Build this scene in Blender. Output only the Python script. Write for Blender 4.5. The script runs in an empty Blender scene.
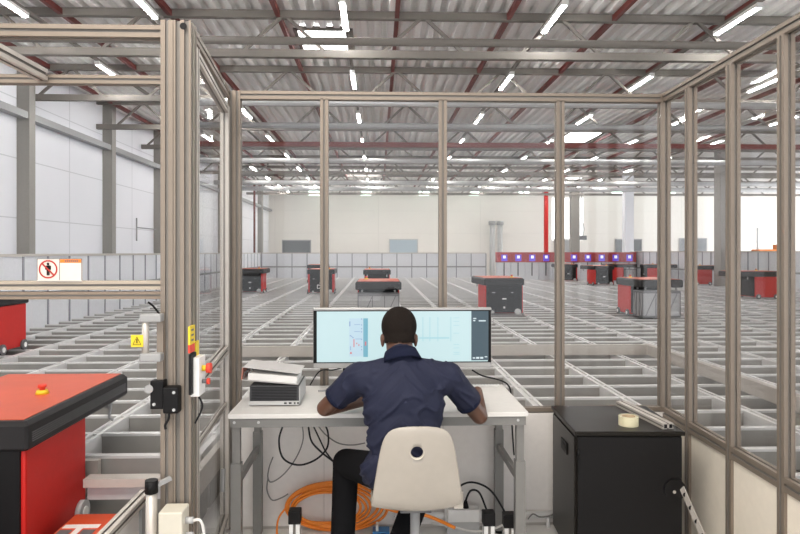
import bpy, bmesh, math, random
from mathutils import Vector, Matrix, Quaternion
random.seed(7)
S = bpy.context.scene
COL = S.collection
PI = math.pi
# ---------------------------------------------------------------- camera
FPX = 650.0; CAMZ = 1.51; YAW = math.atan(22.0 / FPX)
cam_d = bpy.data.cameras.new('camera'); cam = bpy.data.objects.new('camera', cam_d); COL.objects.link(cam)
cam.location = (0, 0, CAMZ); cam.rotation_euler = (PI / 2, 0, -YAW)
cam_d.sensor_width = 36.0; cam_d.lens = FPX / 800.0 * 36.0
cam_d.shift_y = -15.0 / 800.0
cam_d.clip_end = 200; S.camera = cam
# ---------------------------------------------------------------- world and exposure
S.view_settings.view_transform = 'Standard'; S.view_settings.look = 'None'
S.view_settings.gamma = 1.0; S.view_settings.use_curve_mapping = False
S.view_settings.exposure = 0.68
W = bpy.data.worlds.new('world'); S.world = W; W.use_nodes = True
W.node_tree.nodes['Background'].inputs[0].default_value = (0.93, 0.96, 1.0, 1)
W.node_tree.nodes['Background'].inputs[1].default_value = 1.4
LAMP = 60.0; SKY = 6.0; FZ = -.17
def area(name, loc, rot, sx, sy, e, c=(1, 1, 1)):
    l = bpy.data.lights.new(name, 'AREA'); l.shape = 'RECTANGLE'; l.size = sx; l.size_y = sy; l.energy = e; l.color = c
    o = bpy.data.objects.new(name, l); COL.objects.link(o); o.location = loc; o.rotation_euler = rot; return o
area('overhead_fill', (-1.2, .2, 4.6), (math.radians(24), 0, math.radians(-12)), 3.4, 1.6, 140, (1, .93, .84))  # unseen soft light added overhead to brighten the desk and booth panels
area('fill_right', (26.8, 18, 2.4), (0, math.radians(107), 0), 4.2, 36, 2900, (.91, .95, 1))  # added fill before the solid right wall, brightens back wall and hall

def at(px, py, d):
    """point at world depth y=d seen at photo pixel px,py"""
    u, v, w = px - 400.0, FPX, 252.0 - py
    c, s = math.cos(YAW), math.sin(YAW)
    x = u * c + v * s; y = v * c - u * s
    k = d / y
    return Vector((x * k, d, CAMZ + w * k))
def ax(px, d): return at(px, 252, d).x
def az(py, d, px=378): return at(px, py, d).z
# ---------------------------------------------------------------- materials
MATS = {}
def mat(name, col, rough=.5, metal=0.0, emit=None, es=1.0, noise=None, bump=0.0, coat=0.0):
    if name in MATS: return MATS[name]
    m = bpy.data.materials.new(name); m.use_nodes = True
    nt = m.node_tree; b = nt.nodes['Principled BSDF']
    b.inputs['Base Color'].default_value = (*col, 1); b.inputs['Roughness'].default_value = rough
    b.inputs['Metallic'].default_value = metal
    b.inputs['Coat Weight'].default_value = coat
    if max(col) < .09: b.inputs['Specular IOR Level'].default_value = .08 if rough >= .75 else .22
    if emit:
        b.inputs['Emission Color'].default_value = (*emit, 1); b.inputs['Emission Strength'].default_value = es
    sc, amt = noise if noise else (25.0, .06)
    tc = nt.nodes.new('ShaderNodeTexCoord'); n = nt.nodes.new('ShaderNodeTexNoise')
    n.inputs['Scale'].default_value = sc; n.inputs['Detail'].default_value = 4
    nt.links.new(tc.outputs['Object'], n.inputs['Vector'])
    r = nt.nodes.new('ShaderNodeMapRange'); r.inputs['To Min'].default_value = 1 - amt; r.inputs['To Max'].default_value = 1 + amt
    nt.links.new(n.outputs['Fac'], r.inputs['Value'])
    v = nt.nodes.new('ShaderNodeMix'); v.data_type = 'RGBA'; v.blend_type = 'MULTIPLY'; v.inputs[0].default_value = 1
    v.inputs[6].default_value = (*col, 1); nt.links.new(r.outputs[0], v.inputs[7])
    nt.links.new(v.outputs[2], b.inputs['Base Color'])
    if bump:
        bp = nt.nodes.new('ShaderNodeBump'); bp.inputs['Strength'].default_value = bump; bp.inputs['Distance'].default_value = .01
        nt.links.new(n.outputs['Fac'], bp.inputs['Height']); nt.links.new(bp.outputs[0], b.inputs['Normal'])
    MATS[name] = m; return m
def glass_mat(name, tint, lo, hi):
    m = bpy.data.materials.new(name); m.use_nodes = True; nt = m.node_tree; nt.nodes.clear()
    out = nt.nodes.new('ShaderNodeOutputMaterial'); mx = nt.nodes.new('ShaderNodeMixShader')
    t = nt.nodes.new('ShaderNodeBsdfTransparent'); t.inputs[0].default_value = (*tint, 1)
    g = nt.nodes.new('ShaderNodeBsdfGlossy'); g.inputs['Roughness'].default_value = .03
    lw = nt.nodes.new('ShaderNodeLayerWeight'); lw.inputs[0].default_value = .25
    r = nt.nodes.new('ShaderNodeMapRange'); r.inputs['To Min'].default_value = lo; r.inputs['To Max'].default_value = hi
    nt.links.new(lw.outputs['Facing'], r.inputs['Value']); nt.links.new(r.outputs[0], mx.inputs[0])
    nt.links.new(t.outputs[0], mx.inputs[1]); nt.links.new(g.outputs[0], mx.inputs[2]); nt.links.new(mx.outputs[0], out.inputs[0])
    MATS[name] = m; return m
def panel_mat(name, col, sx, sz, seam=.7, axis='Y', rough=.5):
    """cladding: seams every sx along the wall and sz up"""
    m = mat(name, col, rough, noise=(.6, .04)); nt = m.node_tree; b = nt.nodes['Principled BSDF']
    tc = nt.nodes.new('ShaderNodeTexCoord'); sp = nt.nodes.new('ShaderNodeSeparateXYZ'); nt.links.new(tc.outputs['Object'], sp.inputs[0])
    def line(sock, step, w):
        a = nt.nodes.new('ShaderNodeMath'); a.operation = 'DIVIDE'; nt.links.new(sock, a.inputs[0]); a.inputs[1].default_value = step
        f = nt.nodes.new('ShaderNodeMath'); f.operation = 'FRACT'; nt.links.new(a.outputs[0], f.inputs[0])
        l = nt.nodes.new('ShaderNodeMath'); l.operation = 'LESS_THAN'; nt.links.new(f.outputs[0], l.inputs[0]); l.inputs[1].default_value = w / step
        return l.outputs[0]
    a = line(sp.outputs[axis], sx, .03); c = line(sp.outputs['Z'], sz, .02)
    mxm = nt.nodes.new('ShaderNodeMath'); mxm.operation = 'MAXIMUM'; nt.links.new(a, mxm.inputs[0]); nt.links.new(c, mxm.inputs[1])
    mix = nt.nodes.new('ShaderNodeMix'); mix.data_type = 'RGBA'
    src = b.inputs['Base Color'].links[0].from_socket
    nt.links.new(mxm.outputs[0], mix.inputs[0]); nt.links.new(src, mix.inputs[6])
    mix.inputs[7].default_value = (*[k * seam for k in col], 1)
    nt.links.new(mix.outputs[2], b.inputs['Base Color']); return m
ALU = mat('anodised_aluminium', (.25, .205, .165), .42, .3)
ALUL = mat('light_aluminium', (.56, .52, .475), .4, .3)
SLOT = mat('profile_slot', (.22, .20, .18), .6, .1)  # groove shade put into a darker colour; foot plates use it too
TRACK = mat('grid_track', (.76, .755, .75), .5, .15, noise=(6, .10))
TRACKX = mat('grid_cross_track', (.40, .39, .37), .4, .2, noise=(4, .25))
BIN = mat('grey_bin_plastic', (.25, .24, .225), .5, noise=(3, .35))
PANELW = mat('white_panel', (.82, .78, .745), .45)
PANELC = mat('cream_panel', (.84, .77, .66), .5)
FENCE = mat('fence_panel', (.76, .77, .80), .35, .1)
FENCEG = mat('fence_seam', (.30, .30, .33), .5)
FLOORM = mat('vinyl_floor', (.78, .76, .73), .45, noise=(2, .05))
CEILM = mat('steel_deck', (.93, .915, .90), .8, .0)
TRUSS = mat('truss_paint', (.22, .20, .18), .7, .0)
COLG = mat('column_grey', (.30, .285, .26), .6)
COLW = mat('column_white', (.78, .80, .84), .6)
REDP = mat('red_pipe_paint', (.16, .028, .022), .5)
REDB = mat('robot_red', (.56, .010, .006), .5)
REDT = mat('robot_top_orange', (.66, .085, .025), .42, noise=(5, .15), coat=.05)
BLK = mat('black_plastic', (.006, .0055, .006), .5)
BLKM = mat('black_metal', (.010, .008, .006), .33, .0, noise=(60, .15))
RIM = mat('dark_rim', (.020, .019, .020), .42)
DGREY = mat('dark_grey', (.13, .13, .135), .5)
MGREY = mat('mid_grey', (.34, .34, .34), .5)
LGREY = mat('light_grey', (.52, .52, .52), .5)
WHITE = mat('white_plastic', (.85, .84, .82), .4)
DESKW = mat('desk_white', (.76, .74, .71), .35)
DESKG = mat('desk_frame_grey', (.21, .205, .195), .45, .2)
YEL = mat('yellow_sticker', (.85, .62, .03), .5)
REDS = mat('red_sticker', (.75, .06, .03), .5)
ORG = mat('orange_paint', (.85, .26, .04), .5)
CABLEO = mat('orange_cable', (.88, .25, .02), .45)
CABLEB = mat('black_cable', (.02, .02, .022), .5)
CABLEG = mat('grey_cable', (.22, .21, .20), .5)
CABLEW = mat('white_cable', (.75, .73, .70), .5)
BLUE = mat('blue_plastic', (.05, .22, .50), .4)
PURPLE = mat('purple_screen', (.1, .06, .5), .4, emit=(.22, .12, .9), es=.25)
GLOWW = mat('white_glow', (1, 1, 1), .4, emit=(1, .98, .95), es=.35)
LAMPM = mat('lamp_diffuser', (1, 1, 1), .4, emit=(1, .985, .955), es=LAMP)
EXITM = mat('exit_lamp', (.8, 1, .9), .4, emit=(.75, 1, .88), es=2.5)
SKYM = mat('skylight_glow', (1, 1, 1), .4, emit=(.96, .98, 1), es=SKY)
WINM = mat('bright_window', (1, 1, 1), .4, emit=(.97, .98, 1), es=1.0)
WIND = mat('dark_window', (.16, .17, .18), .3)
WINB = mat('blue_grey_door', (.42, .50, .56), .4)
WALLL = panel_mat('wall_cladding_left', (.80, .80, .83), 3.4, 1.05, .75, 'Y')
WALLB = panel_mat('wall_cladding_back', (.82, .785, .735), 6.0, 1.3, .9, 'X')
GLASS = glass_mat('clear_glazing', (.985, .98, .975), .02, .22)
GLASSD = glass_mat('door_glazing', (.96, .965, .97), .04, .3)
SKIN = mat('dark_skin', (.105, .045, .026), .4, noise=(30, .1), bump=.05)
HAIR = mat('cropped_hair', (.017, .013, .011), .85, noise=(220, .5), bump=.6)
NAVY = mat('navy_polo', (.019, .022, .046), .7, noise=(90, .12), bump=.08)
NAVYR = mat('navy_rib', (.013, .016, .036), .8)
TROU = mat('black_trousers', (.008, .008, .009), .85)
CHAIRM = mat('chair_shell_white', (.42, .38, .33), .32, coat=.15)
TAPE = mat('tape_roll', (.80, .74, .50), .25, coat=.4)
PAPER = mat('paper', (.84, .83, .81), .7)
SCRN = mat('screen_cyan', (.1, .1, .1), .4, emit=(.56, .78, .81), es=.56)
SCR2 = mat('screen_pale', (.1, .1, .1), .4, emit=(.50, .70, .82), es=.56)
SCR3 = mat('screen_blue', (.1, .1, .1), .4, emit=(.10, .42, .56), es=.53)
SCRD = mat('screen_dark', (.05, .05, .05), .4, emit=(.035, .085, .12), es=.53)
SCRL = mat('screen_line', (.1, .1, .1), .4, emit=(.40, .72, .80), es=.53)
SCRR = mat('screen_red', (.1, .1, .1), .4, emit=(.75, .12, .14), es=.53)
SCRW = mat('screen_white', (.1, .1, .1), .4, emit=(.75, .9, .95), es=.53)
# ---------------------------------------------------------------- mesh helpers
class MB:
    def __init__(s): s.bm = bmesh.new(); s.mats = []; s.groove = False
    def mi(s, m):
        if m is None: return 0
        if m not in s.mats: s.mats.append(m)
        return s.mats.index(m)
    def face(s, vs, m=None):
        try: f = s.bm.faces.new(vs); f.material_index = s.mi(m); return f
        except ValueError: return None
    def box(s, x0, x1, y0, y1, z0, z1, m=None, M=None, bev=0):
        vs = []
        for x, y, z in ((x0, y0, z0), (x1, y0, z0), (x1, y1, z0), (x0, y1, z0), (x0, y0, z1), (x1, y0, z1), (x1, y1, z1), (x0, y1, z1)):
            p = Vector((x, y, z)); vs.append(s.bm.verts.new(M @ p if M else p))
        fs = [s.face([vs[i] for i in q], m) for q in ((0, 3, 2, 1), (4, 5, 6, 7), (0, 1, 5, 4), (1, 2, 6, 5), (2, 3, 7, 6), (3, 0, 4, 7))]
        if bev:
            es = set(); [es.update(f.edges) for f in fs if f]
            bmesh.ops.bevel(s.bm, geom=list(es), offset=bev, segments=2, affect='EDGES', profile=.5, material=s.mi(m) if m else -1)
        return s
    def prism(s, a, b, sec, up=(0, 0, 1), m=None):
        """extrude a 2D section (list of (u,v)) from a to b"""
        a, b = Vector(a), Vector(b); d = (b - a).normalized(); up = Vector(up)
        if abs(d.dot(up)) > .99: up = Vector((0, 1, 0))
        r = d.cross(up).normalized(); u = r.cross(d)
        A = [s.bm.verts.new(a + r * p + u * q) for p, q in sec]; B = [s.bm.verts.new(b + r * p + u * q) for p, q in sec]
        n = len(sec)
        for i in range(n): s.face([A[i], A[(i + 1) % n], B[(i + 1) % n], B[i]], m)
        s.face(A[::-1], m); s.face(B, m); return s
    def bar(s, a, b, w, h, up=(0, 0, 1), m=None):
        return s.prism(a, b, [(-w / 2, -h / 2), (w / 2, -h / 2), (w / 2, h / 2), (-w / 2, h / 2)], up, m)
    def slot(s, a, b, w=.045, h=.045, up=(0, 0, 1), m=None):
        """aluminium profile with grooves on each face"""
        g = min(w, h) * .13; dp = min(w, h) * .2
        def side(n):   # grooves positions
            return [0] if n < .07 else [-n / 4, n / 4]
        sec = []
        for q in side(w): sec += [(q - g, -h / 2), (q - g, -h / 2 + dp), (q + g, -h / 2 + dp), (q + g, -h / 2)]
        sec = [(-w / 2, -h / 2)] + sec + [(w / 2, -h / 2)]
        for q in side(h): sec += [(w / 2, q - g), (w / 2 - dp, q - g), (w / 2 - dp, q + g), (w / 2, q + g)]
        sec += [(w / 2, h / 2)]
        for q in side(w)[::-1]: sec += [(q + g, h / 2), (q + g, h / 2 - dp), (q - g, h / 2 - dp), (q - g, h / 2)]
        sec += [(-w / 2, h / 2)]
        for q in side(h)[::-1]: sec += [(-w / 2, q + g), (-w / 2 + dp, q + g), (-w / 2 + dp, q - g), (-w / 2, q - g)]
        n0 = len(s.bm.faces); s.prism(a, b, sec, up, m)
        inn = [abs(abs(p) - w / 2) > 1e-5 and abs(abs(q) - h / 2) > 1e-5 for p, q in sec]; N = len(sec)
        if m is None and not s.mats:
            s.groove = True
            for i, f in enumerate(list(s.bm.faces)[n0:n0 + N]):
                if inn[i] or inn[(i + 1) % N]: f.material_index = 1
        return s
    def cyl(s, a, b, r, r2=None, n=16, m=None, smooth=True):
        a, b = Vector(a), Vector(b); r2 = r if r2 is None else r2
        d = (b - a).normalized(); up = Vector((0, 0, 1)) if abs(d.z) < .95 else Vector((1, 0, 0))
        u = d.cross(up).normalized(); v = d.cross(u)
        A = [s.bm.verts.new(a + (u * math.cos(t) + v * math.sin(t)) * r) for t in [2 * PI * i / n for i in range(n)]]
        B = [s.bm.verts.new(b + (u * math.cos(t) + v * math.sin(t)) * r2) for t in [2 * PI * i / n for i in range(n)]]
        for i in range(n):
            f = s.face([A[i], B[i], B[(i + 1) % n], A[(i + 1) % n]], m)
            if f: f.smooth = smooth
        s.face(A, m); s.face(B[::-1], m); return s
    def tube(s, pts, r, n=8, m=None, sub=8, closed=False):
        P = [Vector(p) for p in pts]; Q = []
        N = len(P)
        for i in range(N if closed else N - 1):
            if closed: p0, p1, p2, p3 = P[(i - 1) % N], P[i], P[(i + 1) % N], P[(i + 2) % N]
            else: p0, p1, p2, p3 = P[max(i - 1, 0)], P[i], P[i + 1], P[min(i + 2, N - 1)]
            for k in range(sub):
                t = k / sub
                Q.append(.5 * ((2 * p1) + (-p0 + p2) * t + (2 * p0 - 5 * p1 + 4 * p2 - p3) * t * t + (-p0 + 3 * p1 - 3 * p2 + p3) * t ** 3))
        if not closed: Q.append(P[-1])
        L = len(Q); rings = []; u = None
        for i in range(L):
            d = (Q[(i + 1) % L] - Q[i - 1]) if closed else (Q[min(i + 1, L - 1)] - Q[max(i - 1, 0)])
            d.normalize()
            if u is None: u = d.cross(Vector((.3, .2, 1))).normalized()
            u = (u - d * u.dot(d)).normalized(); v = d.cross(u)
            rings.append([s.bm.verts.new(Q[i] + (u * math.cos(2 * PI * k / n) + v * math.sin(2 * PI * k / n)) * r) for k in range(n)])
        for i in range(L if closed else L - 1):
            A, B = rings[i], rings[(i + 1) % L]
            for k in range(n):
                f = s.face([A[k], A[(k + 1) % n], B[(k + 1) % n], B[k]], m)
                if f: f.smooth = True
        if not closed: s.face(rings[0][::-1], m); s.face(rings[-1], m)
        return s
    def ell(s, c, r, m=None, M=None, seg=24, rings=16):
        geo = bmesh.ops.create_uvsphere(s.bm, u_segments=seg, v_segments=rings, radius=1)
        mm = Matrix.Translation(Vector(c)) @ (M.to_4x4() if M else Matrix.Identity(4)) @ Matrix.Diagonal((*r, 1))
        bmesh.ops.transform(s.bm, matrix=mm, verts=geo['verts'])
        i = s.mi(m)
        for f in {f for v in geo['verts'] for f in v.link_faces}: f.material_index = i; f.smooth = True
        return s
    def caps(s, a, b, ra, rb, m=None, n=20, flat=1.0, side=None):
        """tapered capsule; flat squeezes along the axis 'side'"""
        a, b = Vector(a), Vector(b); k = 14
        d = (b - a); L = d.length; d.normalize()
        rings = []
        up = Vector(side) if side else (Vector((0, 0, 1)) if abs(d.z) < .9 else Vector((1, 0, 0)))
        u = (up - d * up.dot(d)).normalized(); v = d.cross(u)
        prof = [(-ra * math.cos(t), ra * math.sin(t)) for t in [PI / 2 * i / 6 for i in range(1, 7)]] + [(L + rb * math.sin(t), rb * math.cos(t)) for t in [PI / 2 * i / 6 for i in range(0, 6)]]
        for h, r in prof:
            rings.append([s.bm.verts.new(a + d * h + (u * math.cos(2 * PI * j / n) * flat + v * math.sin(2 * PI * j / n)) * r) for j in range(n)])
        for A, B in zip(rings, rings[1:]):
            for j in range(n):
                f = s.face([A[j], B[j], B[(j + 1) % n], A[(j + 1) % n]], m)
                if f: f.smooth = True
        s.face(rings[0], m); s.face(rings[-1][::-1], m); return s
    def build(s, name, m=None, parent=None, loc=None):
        bmesh.ops.recalc_face_normals(s.bm, faces=s.bm.faces)
        me = bpy.data.meshes.new(name); s.bm.to_mesh(me); s.bm.free()
        if s.mats:
            for k in s.mats: me.materials.append(k)
        elif m:
            me.materials.append(m)
            if s.groove: me.materials.append(SLOT)
        o = bpy.data.objects.new(name, me); COL.objects.link(o)
        if parent: o.parent = parent
        if loc: o.location = loc
        return o
def tag(o, label=None, cat=None, group=None, kind=None):
    if label: o['label'] = label
    if cat: o['category'] = cat
    if group: o['group'] = group
    if kind: o['kind'] = kind
    return o
def thing(name, label, cat, loc=(0, 0, 0), rz=0, group=None):
    o = bpy.data.objects.new(name, None); COL.objects.link(o); o.empty_display_size = .1
    o.location = loc; o.rotation_euler = (0, 0, rz); return tag(o, label, cat, group)
def struct(name, mb, m=None): return tag(mb.build(name, m), kind='structure')
def copy_tree(o, parent=None):
    c = o.copy(); COL.objects.link(c); c.parent = parent
    for ch in [x for x in bpy.data.objects if x.parent == o]: copy_tree(ch, c)
    return c
ORD = ['first', 'second', 'third', 'fourth', 'fifth', 'sixth', 'seventh', 'eighth', 'ninth', 'tenth', 'eleventh', 'twelfth', 'thirteenth', 'fourteenth', 'fifteenth', 'sixteenth']
def text_mesh(s, size, name, m, parent, M):
    c = bpy.data.curves.new(name, 'FONT'); c.body = s; c.size = size; c.extrude = .002; c.align_x = 'CENTER'; c.align_y = 'CENTER'
    t = bpy.data.objects.new('tmp', c); me = bpy.data.meshes.new_from_object(t)
    bpy.data.objects.remove(t); me.materials.clear(); me.materials.append(m)
    me.transform(M); o = bpy.data.objects.new(name, me); COL.objects.link(o); o.parent = parent; return o
# ================================================================ HALL SHELL
XL, XR, YB, ZC = -6.35, 27.0, 38.0, 4.96
YN = -9.0
struct('floor', MB().box(XL, XR, YN, YB, FZ - .1, FZ, FLOORM))
struct('wall_left', MB().box(XL - .2, XL, YN, YB, FZ, ZC + .1, WALLL))
struct('wall_back', MB().box(XL - .2, XR, YB, YB + .2, FZ, ZC + .1, WALLB))
struct('wall_right', MB().box(XR, XR + .2, YN, YB + .2, FZ, ZC + .1, WALLL))
mb = MB(); p = .21
n = int((XR - XL) / p) + 1
prof = []
for i in range(n):
    x = XL + i * p
    prof += [(x, ZC), (x + .085, ZC), (x + .115, ZC + .07), (x + .18, ZC + .07)]
A = [mb.bm.verts.new((x, 3.0, z)) for x, z in prof]; B = [mb.bm.verts.new((x, YB, z)) for x, z in prof]
N_ = [mb.bm.verts.new((x, YN, z)) for x, z in prof]
for i in range(len(prof) - 1):
    mb.face([A[i], A[i + 1], B[i + 1], B[i]]); mb.face([N_[i], N_[i + 1], A[i + 1], A[i]])
mb.box(XL - .2, XR + .2, YN, YB + .2, ZC + .09, ZC + .15)
struct('ceiling', mb, CEILM)
# trusses (one object each) spanning the hall
for i in range(11):
    d = 6.55 + 2.79 * i; mb = MB()
    if d > 32: break
    zb, zt = CAMZ + 2.83, CAMZ + 3.39
    mb.box(XL, XR, d - .05, d + .05, zt - .055, zt + .05); mb.box(XL, XR, d - .05, d + .05, zb - .055, zb + .055)
    x = XL + .1; k = 0; st = .62
    off = .31 * (i % 2)
    x += off
    while x < XR - st:
        mb.bar((x, d, zb), (x + st, d, zt), .045, .045, (0, 1, 0)) if k % 2 == 0 else mb.bar((x, d, zt), (x + st, d, zb), .045, .045, (0, 1, 0))
        x += st; k += 1
        if k % 2 == 0: x += .75
    tag(mb.build('roof_truss', TRUSS), f'pale steel roof truss with zigzag webbing, {ORD[i]} from the camera', 'roof truss', 'steel trusses across the hall')
# round ducts across
for i, (py, Z, r, m) in enumerate(((42, 2.62, .05, TRUSS), (103, 2.62, .06, LGREY), (126, 2.62, .06, MGREY), (161, 2.62, .07, LGREY), (183, 2.7, .09, LGREY), (189, 2.75, .10, LGREY))):
    d = Z * 650 / (252 - py); mb = MB().cyl(((XL, -3.7, -4.4, XL, XL, XL)[i], d, CAMZ + Z), (XR, d, CAMZ + Z), r, m=m)
    lab = ['beige round pipe under the ceiling, nearest of the crossing pipes', 'pale round pipe crossing just below the glass booth top beam', 'grey round pipe crossing the ceiling just before the red beam', 'pale grey pipe crossing the ceiling just behind the red beam', 'thick pale duct near the back wall, in front of another', 'thickest pale duct hung closest to the back wall'][i]
    tag(mb.build('ceiling_pipe', m), lab, 'pipe', 'pipes crossing the ceiling')
d = 2.78 * 650 / 107
tag(MB().box(-5.5, XR, d - .08, d + .08, CAMZ + 2.72, CAMZ + 2.84).build('red_beam', REDP), 'long dark red beam running straight across the hall ceiling', 'beam')
# red sprinkler pipes along the depth
k = 0
for s in (-1.78, -1.32, -.87, -.42, .08, .556, 1.01, 1.5, 1.97, 2.45, 2.93):
    X = s * 3.38
    if X < XL: continue
    tag(MB().box(X - .03, X + .03, 4.0, YB - 2.2, CAMZ + 3.34, CAMZ + 3.42).build('sprinkler_pipe', REDP),
        f'dark red pipe running away under the steel deck, {ORD[k]} from the left wall', 'pipe', 'red pipes under the roof deck'); k += 1
# lamp rows
LX = [-1.5, -.955, -.144, .757, 1.56, 2.32, 3.1]
LZ = CAMZ + 3.14
def make_lamp():
    r = thing('ceiling_lamp', 'x', 'ceiling lamp')
    MB().box(-.04, .04, -.54, .54, .012, .06).build('housing', WHITE, r)
    MB().box(-.022, .022, -.53, .53, -.005, .012).build('diffuser', LAMPM, r)
    for s in (-1, 1): MB().box(-.042, .042, s * .54 - .012, s * .54 + .012, -.004, .062).build('end_cap', WHITE, r)
    return r
rows = ['the row nearest the left wall', 'the second row from left', 'the third row from left', 'the fourth row from left', 'the fifth row from left', 'the sixth row from left', 'the rightmost row']
lamp0 = None
for j, s in enumerate(LX):
    X = s * 3.14
    tag(MB().box(X - .025, X + .025, 1.0, YB - 2.2, LZ + .062, LZ + .11).build('lamp_rail', TRUSS), f'thin lamp mounting rail running away, carrying {rows[j]}', 'lamp rail', 'lamp rails')
    for i in range(-1, 9):
        d = 8.72 + 3.28 * i + (-.4 if j < 2 else 0)
        if d > YB - 1.5: continue
        o = lamp0 = make_lamp() if lamp0 is None else copy_tree(lamp0)
        o.location = (X, d, LZ)
        tag(o, f'linear tube lamp, {ORD[i + 1]} from the near end of {rows[j]}', 'ceiling lamp', 'linear lamps under the hall ceiling')
# skylights
for x, d, w, l, lab in ((-.85, 10.75, .86, 1.35, 'glowing skylight rectangle in the roof deck above left of the seated man'), (6.0, 19.3, 1.0, 1.7, 'glowing skylight in the roof deck above the right window bay'), (9.0, 29.5, 1.0, 1.6, 'small far skylight in the roof deck behind the white column'), (-.68, 29.0, 1.6, 1.5, 'small far skylight in the roof above the back wall centre')):
    r = thing('skylight', lab, 'skylight', (x, d, ZC - .008), 0, 'roof skylights')
    MB().box(-w / 2, w / 2, -l / 2, l / 2, 0, .02).build('pane', SKYM, r)
    f = MB()
    for a in (-1, 1): f.box(a * w / 2 - .03, a * w / 2 + .03, -l / 2 - .03, l / 2 + .03, -.02, .04); f.box(-w / 2, w / 2, a * l / 2 - .03, a * l / 2 + .03, -.02, .04)
    f.build('frame', TRUSS, r)
# left wall columns, ledge
for k, (px, w) in enumerate(((35, .2), (115, .22), (163, .22), (194, .25), (224, .25), (262, .45))):
    d = 6.2 * 650 / (378 - px)
    r = tag(MB().box(XL, XL + .22, d - w / 2, d + w / 2, FZ, ZC).build('wall_column', COLG), f'grey steel column on the left hall wall, {ORD[k]} from the near end', 'column', 'columns on the left wall')
tag(MB().bar((XL + .12, 4, 3.92), (XL + .12, YB, 3.92), .16, .12).build('cable_tray', MGREY), 'grey cable tray running high along the left hall wall', 'cable tray')
X = XL + .5; tag(MB().cyl((X, 31.0, FZ), (X, 31.0, ZC), .05).build('standpipe', REDP), 'thin dark red vertical pipe on the left wall near the far corner', 'pipe')
tag(MB().box(XL, XL + .02, 9.6, 9.63, 1.5, 4).build('wall_cable', DGREY), 'thin dark vertical cable on the left wall between two columns', 'cable')
# hose bracket
r = thing('wall_bracket', 'small grey bracket fixed to the left wall between second and third column', 'bracket', (XL + .05, 17.2, 2.1))
MB().bar((0, 0, -.3), (0, 0, .3), .03, .03).build('upright', MGREY, r); MB().bar((0, 0, .05), (.5, 0, 0), .03, .03).build('arm', MGREY, r)
# free columns
for px, d, w, m, zt, lab in ((628, 28.6, .38, COLW, ZC, 'white square column behind the right end of the red station row'), (574.5, 33, .42, COLG, ZC, 'grey column standing in front of the bright window bay'), (724, 22, .46, COLG, ZC, 'broad grey concrete column behind the slatted fence on the right')):
    X = ax(px, d); tag(MB().box(X - w / 2, X + w / 2, d - w / 2, d + w / 2, FZ, zt).build('hall_column', m), lab, 'column')
X = ax(546, 36); tag(MB().box(X - .1, X + .1, 35.9, 36.1, FZ, ZC - .1).build('red_post', ORG if 0 else REDB), 'bright red vertical post beside the window bay on the back wall', 'post')
# back wall items (each at its real place on the back wall)
def bwall(name, x0, x1, y0, y1, m, label, cat, fr=MGREY, off=.03):
    a = at(x0, y1, YB - off); b = at(x1, y0, YB - off)
    r = thing(name, label, cat, ((a.x + b.x) / 2, YB - off, a.z)); w = b.x - a.x; h = b.z - a.z
    MB().box(-w / 2, w / 2, 0, off, 0, h, m).build('panel', m, r)
    f = MB(); t = .06
    f.box(-w / 2 - t, -w / 2, -.02, off, -t, h + t); f.box(w / 2, w / 2 + t, -.02, off, -t, h + t); f.box(-w / 2, w / 2, -.02, off, h, h + t); f.box(-w / 2, w / 2, -.02, off, -t, 0)
    f.build('frame', fr, r); return r
bwall('dock_window', 283, 310, 241, 256, WIND, 'dark window low on the back wall near its left corner', 'window')
bwall('roller_door', 390, 417, 240, 258, WINB, 'pale blue grey door top showing above the fence, centre back wall', 'door', LGREY)
bwall('dock_window', 616, 624, 240, 256, WIND, 'small dark window just left of the white column', 'window')
bwall('dock_window', 633.5, 641, 240, 256, WIND, 'small dark window just right of the white column', 'window')
bwall('dock_window', 680, 692, 239, 256, WIND, 'left dark window of the pair far right on the back wall', 'window')
bwall('dock_window', 694, 706, 239, 256, WIND, 'right dark window of the pair far right on the back wall', 'window')
bwall('dock_window', 555, 572, 240, 256, MGREY, 'grey cabinet front below the tall bright window', 'window')
r = tag(MB().box(ax(552, YB), ax(583, YB), YB - .03, YB, az(240, YB), ZC - .25, WINM).build('window_1', WINM), kind='structure')
for k, (px, w) in enumerate(((492.2, .30), (500, .30))):
    X = ax(px, 37.4); r = thing('air_duct', ('left' if k == 0 else 'right') + ' one of the two grey vertical ducts on the back wall', 'duct', (X, 37.4, FZ), 0, 'vertical ducts')
    MB().cyl((0, 0, 0), (0, 0, az(222, 37.4)), w / 2).build('duct_pipe', LGREY, r); MB().cyl((0, 0, az(222, 37.4)), (0, 0, az(218, 37.4)), w / 2 + .06).build('duct_collar', MGREY, r)
for k, px in enumerate((314, 366, 424, 474, 524, 617, 670, 722)):
    d = 36.5; q = at(px, 193, d)
    r = thing('exit_light', f'small greenish white light hanging at the top of the back wall, {ORD[k]} from left', 'light', q, 0, 'lights along the back wall top')
    MB().box(-.28, .28, -.06, .06, -.14, .14).build('light_panel', EXITM, r); MB().cyl((0, 0, .14), (0, 0, ZC - q.z), .012).build('rod', MGREY, r)
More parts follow.
